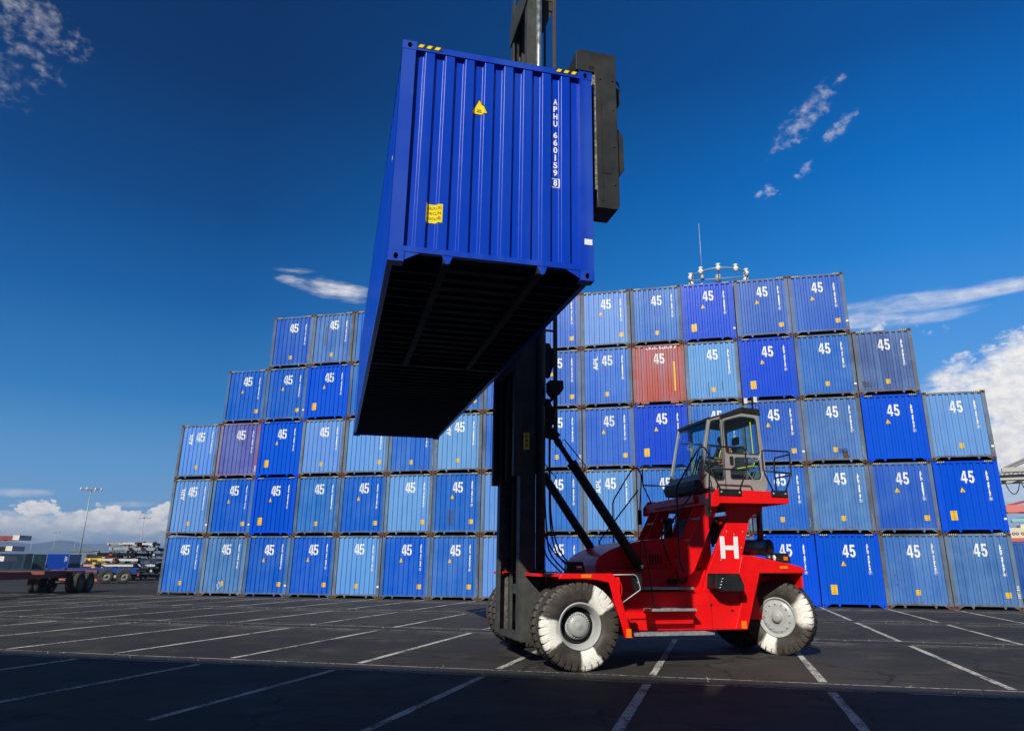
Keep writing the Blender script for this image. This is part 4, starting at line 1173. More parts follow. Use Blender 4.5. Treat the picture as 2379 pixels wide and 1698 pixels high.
for v in (13.03, FV(13.03)):
    m = T(); m.tube([(3.59, v, 1.24), (3.59, v, 7.9)], .085, 20); m.tube([(3.59, v, 1.24), (3.59, v, 1.52)], .10, 20); m.tube([(3.59, v, 7.8), (3.59, v, 7.95)], .10, 20)
    lc = m.build('lift_cylinder', M_MAST, truck)
    m = T(); m.tube([(3.53, v, 7.9), (3.53, v, 15.0)], .062, 24); m.build('chrome_rod', M_CHROME, lc)
def chain(m, u, v, z0, z1, w=.05):
    z = z0
    while z < z1:
        m.box(u-w/2, u+w/2, v-.016, v+.016, z, z+.045); m.box(u-w*.3, u+w*.3, v-.022, v+.022, z+.045, z+.07); z += .07
m = T(); chain(m, 3.74, 13.3, 4.5, 14.6); chain(m, 3.40, 14.50, 4.5, 14.0); chain(m, 3.40, 13.50, 4.5, 14.0)
m.build('lift_chain', mat('greased_chain', (.05, .042, .034), .5, metal=.4, noise_amt=.4), truck)
m = T(); m.box(3.90, 3.95, 13.20, 13.24, 4.0, 15.0); m.box(3.955, 3.975, 13.20, 13.24, 4.0, 15.0)
for z in (4.2, 6, 8, 10, 12, 14): m.box(3.55, 3.92, 13.21, 13.23, z, z+.04)
m.build('hose_guide', mat('brown_guide', (.06, .045, .038), .6), truck)
for zs in (((3.84, 5.78), (3.93, 5.58), (3.93, 5.35), (3.84, 5.08)), ((3.84, 4.66), (3.93, 4.42), (3.93, 4.20), (3.86, 4.05))):
    m = T(); m.plate([(3.62, zs[0][1])]+list(zs)+[(3.62, zs[3][1])], 13.28, 13.36); m.build('guard_plate', M_DARK, truck, .005)
m = T(); m.plate([(3.62, 4.05), (3.86, 4.05), (3.97, 3.92), (3.90, 3.82), (3.62, 3.88)], 13.0, 13.10); m.build('cylinder_lug', M_DARK, truck, .005)
m = T(); m.plate([(3.62, 4.05), (3.86, 4.05), (3.97, 3.92), (3.90, 3.82), (3.62, 3.88)], 14.90, 15.0)
m.build('cylinder_lug', M_DARK, truck, .005)
m = T(); m.plate([(3.68, 4.89), (3.95, 4.90), (3.955, 4.74), (3.87, 4.62), (3.76, 4.60), (3.68, 4.70)], 12.72, 12.98)
wl = m.build('work_lamp', M_DARK, truck, .01)
m = T(); m.bar((3.84, 12.85, 4.62), (3.56, 13.05, 4.38), .05, .04); m.build('lamp_arm', M_DARK, wl)
m = T()
for i, (u, v) in enumerate(((3.66, 13.1), (3.72, 13.16), (3.78, 13.1), (3.84, 13.2), (3.70, 13.3))):
    e = 3.95+.12*i
    m.tube(curve([(u, v, 4.3), (u-.02*(i % 2), v, 3.2), (u+.02, v, 2.3), (u+.03+.05*i, v-.05, 1.8), (e+.02, v-.12, 1.46)], 8), .015, 8)
m.box(3.62, 3.92, 13.12, 13.14, 2.10, 2.14)
m.build('hydraulic_hoses', M_RUB, truck)
m = T(); m.box(3.45, 3.53, 13.018, 13.03, 3.35, 3.95); m.cur = 1
m.v = []; m.f = []; m.sm = []; m.mi = []; m.cur = 0
m.box(3.26, 3.37, 13.012, 13.027, 3.62, 3.93); m.cur = 1
m.plate([(3.275, 3.845), (3.355, 3.845), (3.315, 3.915)], 13.008, 13.012, [[(3.292, 3.855), (3.338, 3.855), (3.315, 3.896)]])
for z in (3.66, 3.75): m.plate([(3.29, z), (3.31, z+.05), (3.30, z+.07), (3.33, z+.07), (3.345, z+.03), (3.335, z), (3.325, z+.035), (3.31, z)], 13.008, 13.012)
m.build('warning_sign', [M_YEL2, M_BLACKP], truck)
# carriage and side-lift spreader
m = T()
for v0, v1 in ((13.0, 13.16), (14.84, 15.0)): m.box(3.08, 3.21, v0, v1, 3.14, 8.2)
m.box(3.08, 3.21, 13.0, 15.0, 5.3, 5.7); m.box(3.08, 3.21, 13.0, 15.0, 7.2, 7.8)
m.build('carriage', M_MAST, truck, .006)
def darkgrey(): return mat('spreader_grey', (.024, .026, .028), .55, spec=.25, noise_amt=.18, noise_scale=5, bump=.1, dirt=.3, dirt_col=(.07, .066, .06))
m = T(); m.box(2.86, 3.08, 8.2, 21.0, 7.25, 7.78)
m.build('spreader_beam', darkgrey(), truck, .01)
for v0, v1, vs in ((7.72, 8.12, 0), (20.95, 21.35, 1)):
    m = T()
    m.plate([(2.60, 7.84), (2.60, 8.11), (2.66, 8.17), (3.16, 8.17), (3.16, 5.92), (3.13, 5.86), (2.86, 5.86), (2.86, 7.84)], v0, v1)
    arm = m.build('spreader_arm', darkgrey(), truck, .008)
    m = T(); m.box(2.597, 2.60, v0+.06, v1-.06, 7.90, 8.06); m.box(2.78, 2.85, v0-.004, v0, 7.88, 7.93)
    m.build('slot', M_HOLE, arm)
    m = T(); m.box(2.83, 2.862, v0+.0, v1, 6.1, 7.80); m.box(2.858, 2.862, v0-.003, v0, 5.95, 7.80)
    m.box(2.80, 2.84, v0+.05, v0+.15, 7.5, 7.82); m.build('worn_edge', mat('scraped_steel', (.30, .27, .22), .45, metal=.5, noise_amt=.7, noise_scale=22), arm)
    m = T(); m.plate([(3.16, 7.06), (3.19, 7.05), (3.235, 6.98), (3.25, 6.9), (3.25, 6.46), (3.16, 6.32)], v0+.04, v1-.06)
    m.plate([(3.16, 7.80), (3.25, 7.72), (3.255, 7.50), (3.16, 7.32)], v0+.12, v1-.06); m.build('latch_housing', darkgrey(), arm, .01)
    m = T()
    for zz in (6.2, 6.75, 7.3, 7.75):
        for uu in (2.93, 3.10): m.lathe([(0, -.010), (.012, -.009), (.014, 0)], c=(uu, v0, zz), n=8)
    m.build('bolt_heads', darkgrey(), arm)
    m = T(); m.box(2.95, 3.06, v0-.006, v0, 6.35, 6.42); m.box(2.92, 2.94, v0-.008, v0, 5.95, 7.7); m.build('weld_strip', darkgrey(), arm)
    m = T(); m.tube(curve([(3.16, v0+.2, 7.92), (3.24, v0+.18, 7.88), (3.27, v0+.16, 7.76), (3.24, v0+.2, 7.66)], 8), .012, 8); m.build('hose', M_RUB, arm)

# --- cab
VN, VF = 13.20, 14.62
def side_outline():
    return [(6.93, 3.28), (7.20, 4.45), (7.44, 4.52), (7.90, 4.62), (8.30, 4.58), (8.345, 3.91), (8.38, 3.24), (8.36, 2.99), (6.93, 2.99), (6.90, 3.20)]
door_up = rpoly([(7.495, 3.75), (7.485, 4.42), (7.89, 4.535), (8.235, 4.51), (8.262, 3.75)], .07)
door_lo = rpoly([(7.68, 3.69), (8.235, 3.69), (8.255, 3.26), (7.56, 3.24), (7.58, 3.46), (7.68, 3.50)], .07)
side_w = rpoly([(7.20, 4.41), (7.42, 4.455), (7.435, 3.22), (7.27, 3.20), (6.985, 3.40)], .06)
handle = rpoly([(7.57, 3.52), (7.57, 3.70), (7.655, 3.70), (7.655, 3.52)], .04)
cabo = T()
for v0 in (VN, VF-.04): cabo.plate(side_outline(), v0, v0+.04, [door_up, door_lo, side_w])
cabo.build('cab', M_CABG, truck, .006)
m = T()
for v0 in (VN-.006, VF+.002):
    for w in (door_up, door_lo, side_w):
        m = T(); c = sum((Vector(p) for p in w), Vector((0, 0)))/len(w)
        inner = [tuple(Vector(p)+(c-Vector(p)).normalized()*.030) for p in w]
        m.plate(w, v0, v0+.004, [inner]); m.build('window_seal', M_RUB, truck)
m = T(); m.plate([(7.44, 3.02), (7.455, 3.02), (7.47, 4.52), (7.455, 4.52)], VN-.006, VN-.001)
m.build('door_seal', M_RUB, truck)
for v0 in (VN+.018, VF-.022):
    for w in (door_up, door_lo, side_w):
        m = T(); m.plate(w, v0, v0+.004); m.build('side_glass', M_GLASS, truck)
m = T(); m.plate(handle, VN-.012, VN-.004); m.build('door_handle', M_DARK, truck)
# front: windscreen in a slanting frame
m = T(); P0, P1 = Vector((6.925, 0, 3.30)), Vector((7.195, 0, 4.46))
def front_quad(m, v0, v1, t0, t1, du=0.0, th=.006):
    a = P0+(P1-P0)*t0; c = P0+(P1-P0)*t1; n = Vector((-(P1-P0).z, 0, (P1-P0).x)).normalized()
    q = [(a.x, v0, a.z), (a.x, v1, a.z), (c.x, v1, c.z), (c.x, v0, c.z)]
    q = [Vector(p)+n*du for p in q]; q2 = [p+n*th for p in q]
    m.add(q+q2, [(0, 1, 2, 3), (7, 6, 5, 4), (0, 4, 5, 1), (1, 5, 6, 2), (2, 6, 7, 3), (3, 7, 4, 0)])
front_quad(m, VN+.07, VF-.07, .03, .96)
m.build('windscreen', M_GLASS, truck)
m = T(); front_quad(m, VN, VN+.075, 0, 1, -.01, .04); front_quad(m, VF-.045, VF, 0, 1, -.01, .04)
front_quad(m, VN, VF, -.02, .03, -.01, .04)
m.box(6.88, 6.96, VN, VF, 3.18, 3.30); m.plate([(6.90, 3.28), (6.84, 3.20), (6.86, 3.16), (6.96, 3.16), (6.96, 3.30)], VN, VF)
m.build('front_frame', M_CABG, truck, .012)
m = T(); m.plate([(6.80, 3.22), (6.76, 3.12), (6.80, 2.98), (7.42, 2.95), (7.42, 3.0), (6.98, 3.06), (6.93, 3.20)], VN-.01, VF+.02)
m.build('cab_nose', M_DARK, truck, .03, 3)
m = T(); front_quad(m, VN-.005, VF+.005, .955, 1.01, .0, .03); m.plate([(7.17, 4.42), (7.20, 4.47), (7.46, 4.55), (7.46, 4.52)], VN-.005, VF+.005)
m.plate([(7.40, 4.44), (7.42, 4.53), (7.92, 4.72), (8.32, 4.70), (8.36, 4.57), (7.91, 4.60), (7.46, 4.46)], VN-.02, VF+.02)
m.build('cab_roof', M_DARK, truck, .012)
# back wall
m = T(); bw = rpoly([(VN+.10, 3.45), (VF-.10, 3.45), (VF-.10, 4.42), (VN+.10, 4.42)], .06)
m.plate([(VN+.04, 2.99), (VF-.04, 2.99), (VF-.04, 4.58), (VN+.04, 4.58)], 8.28, 8.31, [bw], axis='x')
m.build('back_wall', M_CABG, truck)
m = T(); m.plate(bw, 8.292, 8.296, axis='x'); m.build('rear_glass', M_GLASS, truck)
m = T(); m.box(7.0, 8.3, VN+.04, VF-.04, 3.0, 3.04); m.build('cab_floor', M_DARK, truck)
m = T(); m.tube([(8.15, 13.28, 4.46), (8.17, 13.28, 3.58), (8.15, 13.28, 3.54), (7.74, 13.30, 3.46)], .013, 8); m.build('yellow_rod', M_YEL2, truck)
m = T(); m.box(7.2, 8.2, VF-.10, VF-.06, 4.12, 4.145); m.build('sun_blind_bar', M_DARK, truck)
# wipers, small antenna, work lights on the roof
m = T(); m.tube([(6.92, 13.9, 3.34), (7.03, 13.62, 3.88)], .008, 6); m.tube([(6.90, 13.55, 3.30), (7.06, 13.40, 3.98)], .012, 6); m.tube([(6.90, 13.46, 3.26), (7.0, 13.36, 3.7)], .010, 6); m.tube(curve([(7.2, 14.0, 4.47), (7.16, 13.95, 4.53), (7.24, 13.9, 4.53), (7.26, 13.88, 4.48)], 5), .006, 6)
m.build('wiper', M_DARK, truck)
for u, v in ((8.12, 13.35), (8.24, 13.18)):
    m = T(); m.box(u-.05, u+.05, v-.02, v+.06, 4.82, 4.96); wlp = m.build('roof_lamp', M_DARK, truck, .01)
    m = T(); m.box(u-.04, u+.04, v-.026, v-.021, 4.83, 4.95); m.build('lens', M_LAMP, wlp)
m = T(); m.bar((8.22, 13.25, 4.68), (8.22, 13.25, 4.84), .03, .03); m.bar((8.10, 13.38, 4.83), (8.26, 13.20, 4.83), .02, .02); m.tube(curve([(8.25, 13.2, 4.8), (8.33, 13.2, 4.78), (8.36, 13.2, 4.68), (8.30, 13.2, 4.62)], 6), .006, 6)
m.build('lamp_bracket', M_DARK, truck)
m = T(); m.box(6.89, 6.95, VN-.012, VN-.002, 3.16, 3.21); m.build('yellow_label', M_YEL2, truck)
m = T(); m.tube([(7.06, VN-.03, 3.22), (7.10, VN-.05, 3.22), (7.10, VN-.05, 3.06), (7.06, VN-.03, 3.06)], .008, 6); m.build('cab_grip', M_DARK, truck)
# seat, wheel, console
m = T(); m.box(7.72, 8.12, 13.68, 14.14, 3.30, 3.44); m.plate([(8.06, 3.40), (8.14, 4.02), (8.22, 4.02), (8.20, 3.38)], 13.70, 14.12); m.box(7.85, 8.05, 13.8, 14.0, 3.04, 3.3)
m.plate([(8.10, 4.05), (8.12, 4.22), (8.19, 4.22), (8.19, 4.05)], 13.80, 14.02)
m.build('driver_seat', M_SEAT, truck, .03, 3)
m = T()
m.tube([(7.30+.06*math.cos(a)*1.0, 13.91+.17*math.sin(a), 3.66+.15*math.cos(a)) for a in [2*PI*i/24 for i in range(25)]], .014, 8, cap=False)
m.tube([(7.30, 13.91, 3.66), (7.16, 13.91, 3.10)], .03, 10); m.tube([(7.27, 13.76, 3.66), (7.30, 14.06, 3.66)], .012, 8)
m.build('steering_wheel', M_DARK, truck)
m = T(); m.box(7.70, 8.05, 14.22, 14.36, 3.1, 3.58); m.tube([(7.76, 14.29, 3.58), (7.74, 14.29, 3.70)], .015); m.box(7.05, 7.20, 13.3, 13.9, 3.04, 3.28)
m.build('console', M_SEAT, truck, .02)

# ---------------------------------------------------------------- driver
def skin_body(name, joints, edges, mt, parent=None, sub=2):
    """joints: name -> (pos, radius); one continuous skinned surface"""
    names = list(joints); idx = {n: i for i, n in enumerate(names)}
    me = bpy.data.meshes.new(name); me.from_pydata([joints[n][0] for n in names], [(idx[a], idx[b_]) for a, b_ in edges], [])
    o = bpy.data.objects.new(name, me); link(o, parent)
    sk = o.modifiers.new('skin', 'SKIN'); o.modifiers.new('sub', 'SUBSURF').levels = sub; o.modifiers['sub'].render_levels = sub
    for n, sv in zip(names, me.skin_vertices[0].data):
        r = joints[n][1]; sv.radius = r if isinstance(r, tuple) else (r, r)
        sv.use_root = (n == names[0])
    me.materials.append(mt)
    bpy.context.view_layer.update()
    ev = o.evaluated_get(bpy.context.evaluated_depsgraph_get()); m2 = bpy.data.meshes.new_from_object(ev)
    o.modifiers.clear(); o.data = m2
    for p in m2.polygons: p.use_smooth = True
    return o
def driver():
    # local frame: facing -X (towards the mast), seat at origin, +Y far side
    J = {'pelvis': ((0, 0, .10), (.13, .11)), 'waist': ((.03, 0, .24), (.125, .10)), 'chest': ((.05, 0, .40), (.15, .115)), 'neck0': ((.035, 0, .55), (.085, .075)), 'neck': ((.02, 0, .61), .050),
         'skull': ((.0, 0, .70), (.078, .088)), 'crown': ((.005, 0, .775), (.072, .082))}
    E = [('pelvis', 'waist'), ('waist', 'chest'), ('chest', 'neck0'), ('neck0', 'neck'), ('neck', 'skull'), ('skull', 'crown')]
    for s, k in ((-1, 'n'), (1, 'f')):
        J['sh'+k] = ((.04, s*.19, .52), .062); J['el'+k] = ((-.10, s*.26, .30), .045); J['wr'+k] = ((-.36, s*.17, .33), .030); J['pa'+k] = ((-.42, s*.155, .35), (.020, .036))
        E += [('neck0', 'sh'+k), ('sh'+k, 'el'+k), ('el'+k, 'wr'+k), ('wr'+k, 'pa'+k)]
        J['hip'+k] = ((-.02, s*.10, .08), .095); J['kn'+k] = ((-.46, s*.13, .12), .065); J['an'+k] = ((-.52, s*.13, -.28), .042); J['to'+k] = ((-.66, s*.14, -.33), .038)
        E += [('pelvis', 'hip'+k), ('hip'+k, 'kn'+k), ('kn'+k, 'an'+k), ('an'+k, 'to'+k)]
        for i in range(4):
            y = s*(.155+(i-1.5)*.019); L = (.030, .034, .032, .026)[i]
            J['f%d%s0' % (i, k)] = ((-.445, y, .362), .0095); J['f%d%s1' % (i, k)] = ((-.445-L, y, .352), .0085); J['f%d%s2' % (i, k)] = ((-.447-L, y, .325), .0078)
            E += [('pa'+k, 'f%d%s0' % (i, k)), ('f%d%s0' % (i, k), 'f%d%s1' % (i, k)), ('f%d%s1' % (i, k), 'f%d%s2' % (i, k))]
        J['th%s0' % k] = ((-.41, s*.118, .345), .011); J['th%s1' % k] = ((-.44, s*.108, .325), .009); E += [('pa'+k, 'th%s0' % k), ('th%s0' % k, 'th%s1' % k)]
    root = skin_body('person', J, E, M_SKIN)
    # face
    m = MB()
    m.plate([(-.088, .700), (-.112, .690), (-.088, .735)], -.012, .012)
    m.build('nose', M_SKIN, root, .004)
    for s in (-1, 1):
        m = MB(); m.lathe([(0, -.012), (.010, -.008), (.012, 0), (0, .01)], 'x', (-.077, s*.032, .738), 12); m.build('eye', M_WHITE_NEW, root)
        m = MB(); m.lathe([(0, -.008), (.018, -.006), (.022, .004), (0, .006)], 'y', (.008, s*.092, .728), 12); m.build('ear', M_SKIN, root)
    m = MB(); m.box(-.089, -.078, -.022, .022, .668, .676); m.build('mouth', mat('lips', (.10, .03, .03), .5), root)
    m = MB(); n = 24
    m.lathe([(.098, .02), (.104, .05), (.098, .085), (.07, .115), (.0, .128)], 'z', (.012, 0, .70), n); o = m.build('hair', M_HAIR, root)
    # clothing: vest over the trunk, sleeves, trousers
    V = {'pelvis': ((0, 0, .14), (.145, .125)), 'waist': ((.03, 0, .25), (.145, .118)), 'chest': ((.05, 0, .40), (.172, .135)), 'top': ((.04, 0, .535), (.12, .095))}
    VE = [('pelvis', 'waist'), ('waist', 'chest'), ('chest', 'top')]
    for s, k in ((-1, 'n'), (1, 'f')):
        V['sh'+k] = ((.04, s*.19, .52), .078); V['el'+k] = ((-.06, s*.25, .36), .060); VE += [('top', 'sh'+k), ('sh'+k, 'el'+k)]
    skin_body('vest', V, VE, M_VEST, root)
    m = MB()
    for s in (-1, 1):
        m.tube(curve([(-.115, s*.09, .28), (-.115, s*.095, .42), (-.02, s*.10, .60), (.12, s*.10, .58), (.195, s*.09, .40)], 6), .011, 6)
    m.tube([(.045+.178*math.cos(a)*.92, .178*math.sin(a)*1.02, .30) for a in [2*PI*i/20 for i in range(21)]], .013, 6, cap=False)
    m.build('reflective_stripe', M_STRIPE, root)
    Tn = {'pelvis': ((0, 0, .09), (.150, .125))}; TE = []
    for s, k in ((-1, 'n'), (1, 'f')):
        Tn['hip'+k] = ((-.03, s*.10, .085), .105); Tn['kn'+k] = ((-.46, s*.13, .12), .078); Tn['an'+k] = ((-.51, s*.13, -.22), .056)
        TE += [('pelvis', 'hip'+k), ('hip'+k, 'kn'+k), ('kn'+k, 'an'+k)]
    skin_body('trousers', Tn, TE, M_TROUS, root)
    return root
drv = driver()
drv.location = uvw(7.82, 13.91, 3.40); drv.rotation_euler = (0, 0, A_T)
tag(drv, 'driver with black hair seated in the cab, wearing an orange vest with yellow stripes', 'person')

# ---------------------------------------------------------------- high-mast lamps
def mast_lamp(x, y, H, ringr, nl, label, group='lamp masts around the yard', rod=0.0, small=False):
    root = empty('lamp_mast', (x, y, 0)); tag(root, label, 'lamp mast', group)
    m = MB(); m.tube([(0, 0, 0), (0, 0, H)], .32, 12, r_end=.14); m.build('pole', M_GALV, root)
    m = MB(); n = 40
    m.tube([(ringr*math.cos(2*PI*i/n), ringr*math.sin(2*PI*i/n), H+.12) for i in range(n+1)], .07 if not small else .09, 8, cap=False)
    m.tube([(-ringr, 0, H+.1), (ringr, 0, H+.1)], .05, 8); m.tube([(0, -ringr, H+.1), (0, ringr, H+.1)], .05, 8)
    m.build('ring', M_GALV, root)
    lm = MB(); lm.lathe([(0, .52), (.20, .50), (.23, .42), (.13, .36), (.13, .28), (.24, .20), (.27, .08), (.17, -.05), (.14, -.18), (0, -.20)], 'z', (0, 0, 0), 16)
    me = lm.mesh('lamp', M_LAMPW)
    for i in range(nl):
        a = 2*PI*(i+.5)/nl; place('lamp', me, root, (ringr*math.cos(a), ringr*math.sin(a), H), scale=(1.12,)*3 if not small else (1.25,)*3)
    m = MB(); m.lathe([(0, .7), (.30, .5), (.34, .1), (.25, -.3), (0, -.35)], 'z', (0, 0, H), 14)
    if rod: m.tube([(-ringr*.55, -ringr*.3, H), (-ringr*.55, -ringr*.3, H+rod)], .03, 6); m.lathe([(.0, .7), (.16, .45), (.22, 0), (0, -.1)], 'z', (-ringr*.55, -ringr*.3, H-.2), 12)
    m.build('mast_head', M_GALV, root)
    for i in range(3 if rod else 0):
        pass
    return root
M_LAMPW = mat('lamp_housing', (.80, .79, .76), .4, noise_amt=.08)
def at(az, dist): a = R(az); return math.sin(a)*dist, math.cos(a)*dist
def hgt(el, dist): return CAMH+dist*math.tan(R(el))
# the big ring beyond the wall
D = 74.0; x, y = at(1.25, D); H = hgt(21.15, D)
mast_lamp(x, y, H, 2.95, 10, 'tall lamp mast crowned by a white ring of lamps beyond the container wall', rod=6.2)
for az, el, dist, lab in ((-44.7, 4.5, 300, 'nearest and tallest lamp mast on the left horizon'), (-41.3, 2.8, 480, 'lamp mast rising above the stacked trailer frames'),
                          (-46.2, 1.75, 780, 'distant lamp mast above the dark green containers'), (-47.4, 1.35, 950, 'faint distant lamp mast above the grey box, leftmost'),
                          (-45.05, 1.45, 900, 'faint lamp mast close behind the tallest left mast'), (-42.3, 1.15, 1050, 'smallest lamp mast over the trailer frames'),
                          (-40.85, 1.6, 800, 'thin lamp mast over the right end of the trailer frames'), (-40.15, 1.95, 680, 'lamp mast against the edge of the container wall')):
    x, y = at(az, dist); H = hgt(el, dist)
    mast_lamp(x, y, H, 3.3 if dist < 700 else 4.0, 8, lab, small=True)

# ---------------------------------------------------------------- container rows on the left and right
def colored(cname, c): return mat(cname, c, .5, noise_amt=.12, noise_scale=1.5, dirt=.2)
def plain_container_mesh():
    m = MB(); pts = [(.16, 0)]; x = .3
    while x < CL-.4: pts += [(x, 0), (x+.07, .036), (x+.14, .036), (x+.21, 0)]; x += .278
    pts.append((CL-.16, 0))
    corrugated(m, pts, [False]*len(pts), .16, 2.8)
    m.v = [Vector((v.x, v.y, v.z)) for v in m.v]
    m.box(.01, CL-.01, .045, CW-.02, .1, CH-.03)
    m.box(0, CL, 0, .07, 0, .16); m.box(0, CL, 0, .07, 2.8, CH)
    for a in (0, CL-.16): m.box(a, a+.16, -.002, .08, 0, CH)
    return m.mesh('wall', M_CONT)
ME_PL = plain_container_mesh()
def bg_container(x, y, rz, col, wear, label, z=0, group='containers in the row beyond the trailers', sx=1.0, letters=None):
    root = empty('shipping_container', (x, y, z), rz); tag(root, label, 'container', group)
    place('wall', ME_PL, root, scale=(sx, 1, 1), color=col+(wear,))
    m = MB(); m.box(.05, CL*sx-.05, .1, CW-.1, 2.862, 2.875); m.build('roof', M_GALV, root)
    if letters:
        me = text_mesh(letters, .42, .01); me.materials.clear(); me.materials.append(M_WHITE_NEW); place('lettering', me, root, (11.2*sx, -.02, 2.5), (0, R(90), 0))
    return root
rowd = Vector((math.cos(R(41)), math.sin(R(41)), 0))      # the row runs across the line of sight
def rowpos(az, dist): x, y = at(az, dist); return x, y
def bg_end(az0, az1, dist, col, wear, label, z=0, letters=None, group='containers in the row beyond the trailers', face=None):
    """container showing its long side between two bearings"""
    x0, y0 = at(az0, dist); x1, y1 = at(az1, dist)
    L = math.hypot(x1-x0, y1-y0); rz = math.atan2(y1-y0, x1-x0)
    return bg_container(x0, y0, rz, col, wear, label, z, group, L/CL, letters)
bg_end(-52.5, -48.95, 178, (.02, .07, .30), .4, 'dark blue container at the left edge behind the trailer')
bg_end(-48.9, -47.6, 176, (.025, .045, .06), .4, 'near black container next to the left edge, white patch above')
bg_end(-47.55, -47.18, 170, (.02, .03, .035), .4, 'narrow black container face between two others')
bg_end(-48.0, -47.22, 182, (.022, .055, .060), .3, 'dark green container left of the gap')
bg_end(-47.15, -46.45, 180, (.022, .055, .060), .3, 'dark green container touching the bright blue one')
bg_end(-46.42, -45.25, 172, (.004, .075, .52), .1, 'bright blue container with white letters in the far row', letters='APL')
bg_end(-45.22, -44.55, 176, (.018, .045, .16), .4, 'navy container end right of the bright blue one')
bg_end(-44.3, -43.62, 160, (.06, .075, .085), .4, 'grey container left of the stacked trailer frames')
bg_end(-43.60, -42.3, 168, (.16, .035, .025), .5, 'dark red container behind the stacked trailer frames')
bg_end(-43.55, -42.9, 185, (.45, .08, .03), .3, 'orange container top peeking behind the trailer frames', z=.0)
# pale blocks on the horizon
for az, w, h, lab in ((-46.75, 5, 3.0, 'small white hut roof above the dark containers'), (-44.62, 9, 6.0, 'low grey block on the horizon left of the trailer frames'), (-44.15, 9, 6.5, 'low grey block on the horizon nearest the trailer frames')):
    x, y = at(az, 430); m = MB(); m.box(-w/2, w/2, -3, 3, 0, h); m.box(-w/2-.3, w/2+.3, -3.3, 3.3, h, h+.4); o = m.build('building', colored('pale_block', (.22, .27, .32)))
    o.location = (x, y, 0); o.rotation_euler = (0, 0, R(45)); tag(o, lab, 'building')

# ---------------------------------------------------------------- trailers
M_TRED = mat('trailer_red', (.20, .035, .022), .6, noise_amt=.3, dirt=.4)
M_TRED2 = mat('trailer_orange_red', (.48, .10, .05), .55, noise_amt=.3, dirt=.2)
def simple_tyre():
    m = MB(); m.lathe([(.28, -.12), (.32, -.14), (.47, -.14), (.52, -.11), (.53, 0), (.52, .11), (.47, .14), (.32, .14), (.28, .12)], n=28); return m.mesh('tyre', M_TRUB)
M_TRUB = mat('trailer_rubber', (.030, .028, .026), .8, noise_amt=.3, dirt=.5, dirt_col=(.10, .085, .065))
ME_ST = simple_tyre()
mm = MB(); mm.lathe([(.29, -.12), (.28, -.13), (.26, -.09), (.24, -.02), (.12, -.02), (.11, -.10), (0, -.11)], n=24); mm.lathe([(.29, -.12), (.29, .12)], n=24)
ME_SR = mm.mesh('rim', mat('trailer_rim', (.20, .20, .20), .5, noise_amt=.3, dirt=.4))
def trailer(name, loc, rz, L, mt, label, axles, rails=True, group=None, cat='trailer'):
    root = empty(name, loc, rz); tag(root, label, cat, group)
    m = MB()
    for y in (-.5, .5): m.box(-L, 0, y-.07, y+.07, .78, 1.12)
    for i in range(int(L/1.4)): m.box(-i*1.4-.3, -i*1.4-.2, -.5, .5, .85, 1.05)
    m.box(-.25, 0, -1.2, 1.2, .98, 1.14); m.box(-L, -L+.25, -1.2, 1.2, .98, 1.14); m.box(-6.2, -6.0, -1.2, 1.2, .98, 1.14)
    m.build('frame', mt, root, .01)
    m = MB(); m.box(-.05, .03, -1.2, 1.2, .55, .68); m.box(-.05, 0, -.9, -.8, .6, 1.0); m.box(-.05, 0, .8, .9, .6, 1.0)
    m.build('rear_bumper', M_TRED2, root)
    for ax in axles:
        m = MB(); m.tube([(ax, -1.0, .53), (ax, 1.0, .53)], .08, 10); m.build('axle', M_DARK, root)
        for y, s in ((-1.08, 1), (-.76, 1), (1.08, -1), (.76, -1)):
            w = empty('wheel'); w.parent = root; w.location = (ax, y, .53); w.scale = (1, s, 1)
            place('tyre', ME_ST, w)
            if abs(y) > 1: place('rim', ME_SR, w)
    return root
tr = trailer('trailer', (-35.1, 35.45, 0), R(112), 12.2, M_TRED, 'rust red skeleton trailer with twin wheels at the left edge of the yard', (-.9, -2.05), cat='trailer')
M_TBLUE = mat('trailer_blue', (.01, .06, .30), .5)
trailer('trailer', (-44.9, 51.4, 0), R(42), 5.2, M_TBLUE, 'parked trailer with a blue frame before the stacked trailer frames', (-1.0, -2.2))
# piles of chassis frames
rs = random.Random(5)
tipm = [mat('tip_white', (.62, .60, .57), .5), mat('tip_yellow', (.75, .62, .05), .5), mat('tip_pink', (.60, .25, .22), .5), mat('tip_pale', (.50, .55, .62), .5)]
def stacked_frame(x, y, z, rz, L, mt, tip, label, group, tw):
    root = empty('stacked_trailer_frame', (x, y, z), rz); tag(root, label, 'trailer frame', group)
    m = MB()
    for yy in (-.5, .5): m.box(-L/2, L/2, yy-.06, yy+.06, 0, .24)
    for i in range(int(L/1.3)): m.box(-L/2+i*1.3, -L/2+i*1.3+.1, -.5, .5, .05, .2)
    for i in range(5):
        x0 = rs.uniform(-L/2, L/2-.3); q = rs.choice((-.62, .44)); m.box(x0, x0+rs.uniform(.08, .3), q, q+.18, rs.uniform(-.2, .05), rs.uniform(.1, .36))
    m.build('frame', mt, root, .01)
    for q in (-1, 1):
        m = MB(); a = rs.uniform(.05, .4); m.box(q*L/2-.08, q*L/2+.08, -tw+a, tw-.1, .02, .20); m.build('end_beam', tip, root)
    m = MB(); x0 = rs.uniform(-L/2, L/2-.8); m.box(x0, x0+rs.uniform(.2, .7), -.64, -.62, rs.uniform(0, .1), rs.uniform(.12, .25))
    m.build('name_plate', rs.choice(tipm[:1]+[M_DARK, M_TRED2, M_TBLUE, tipm[0]]), root)
    return root
POSW = ['at ground level', 'lowest but one', 'third up', 'fourth up', 'fifth up', 'sixth up', 'topmost']
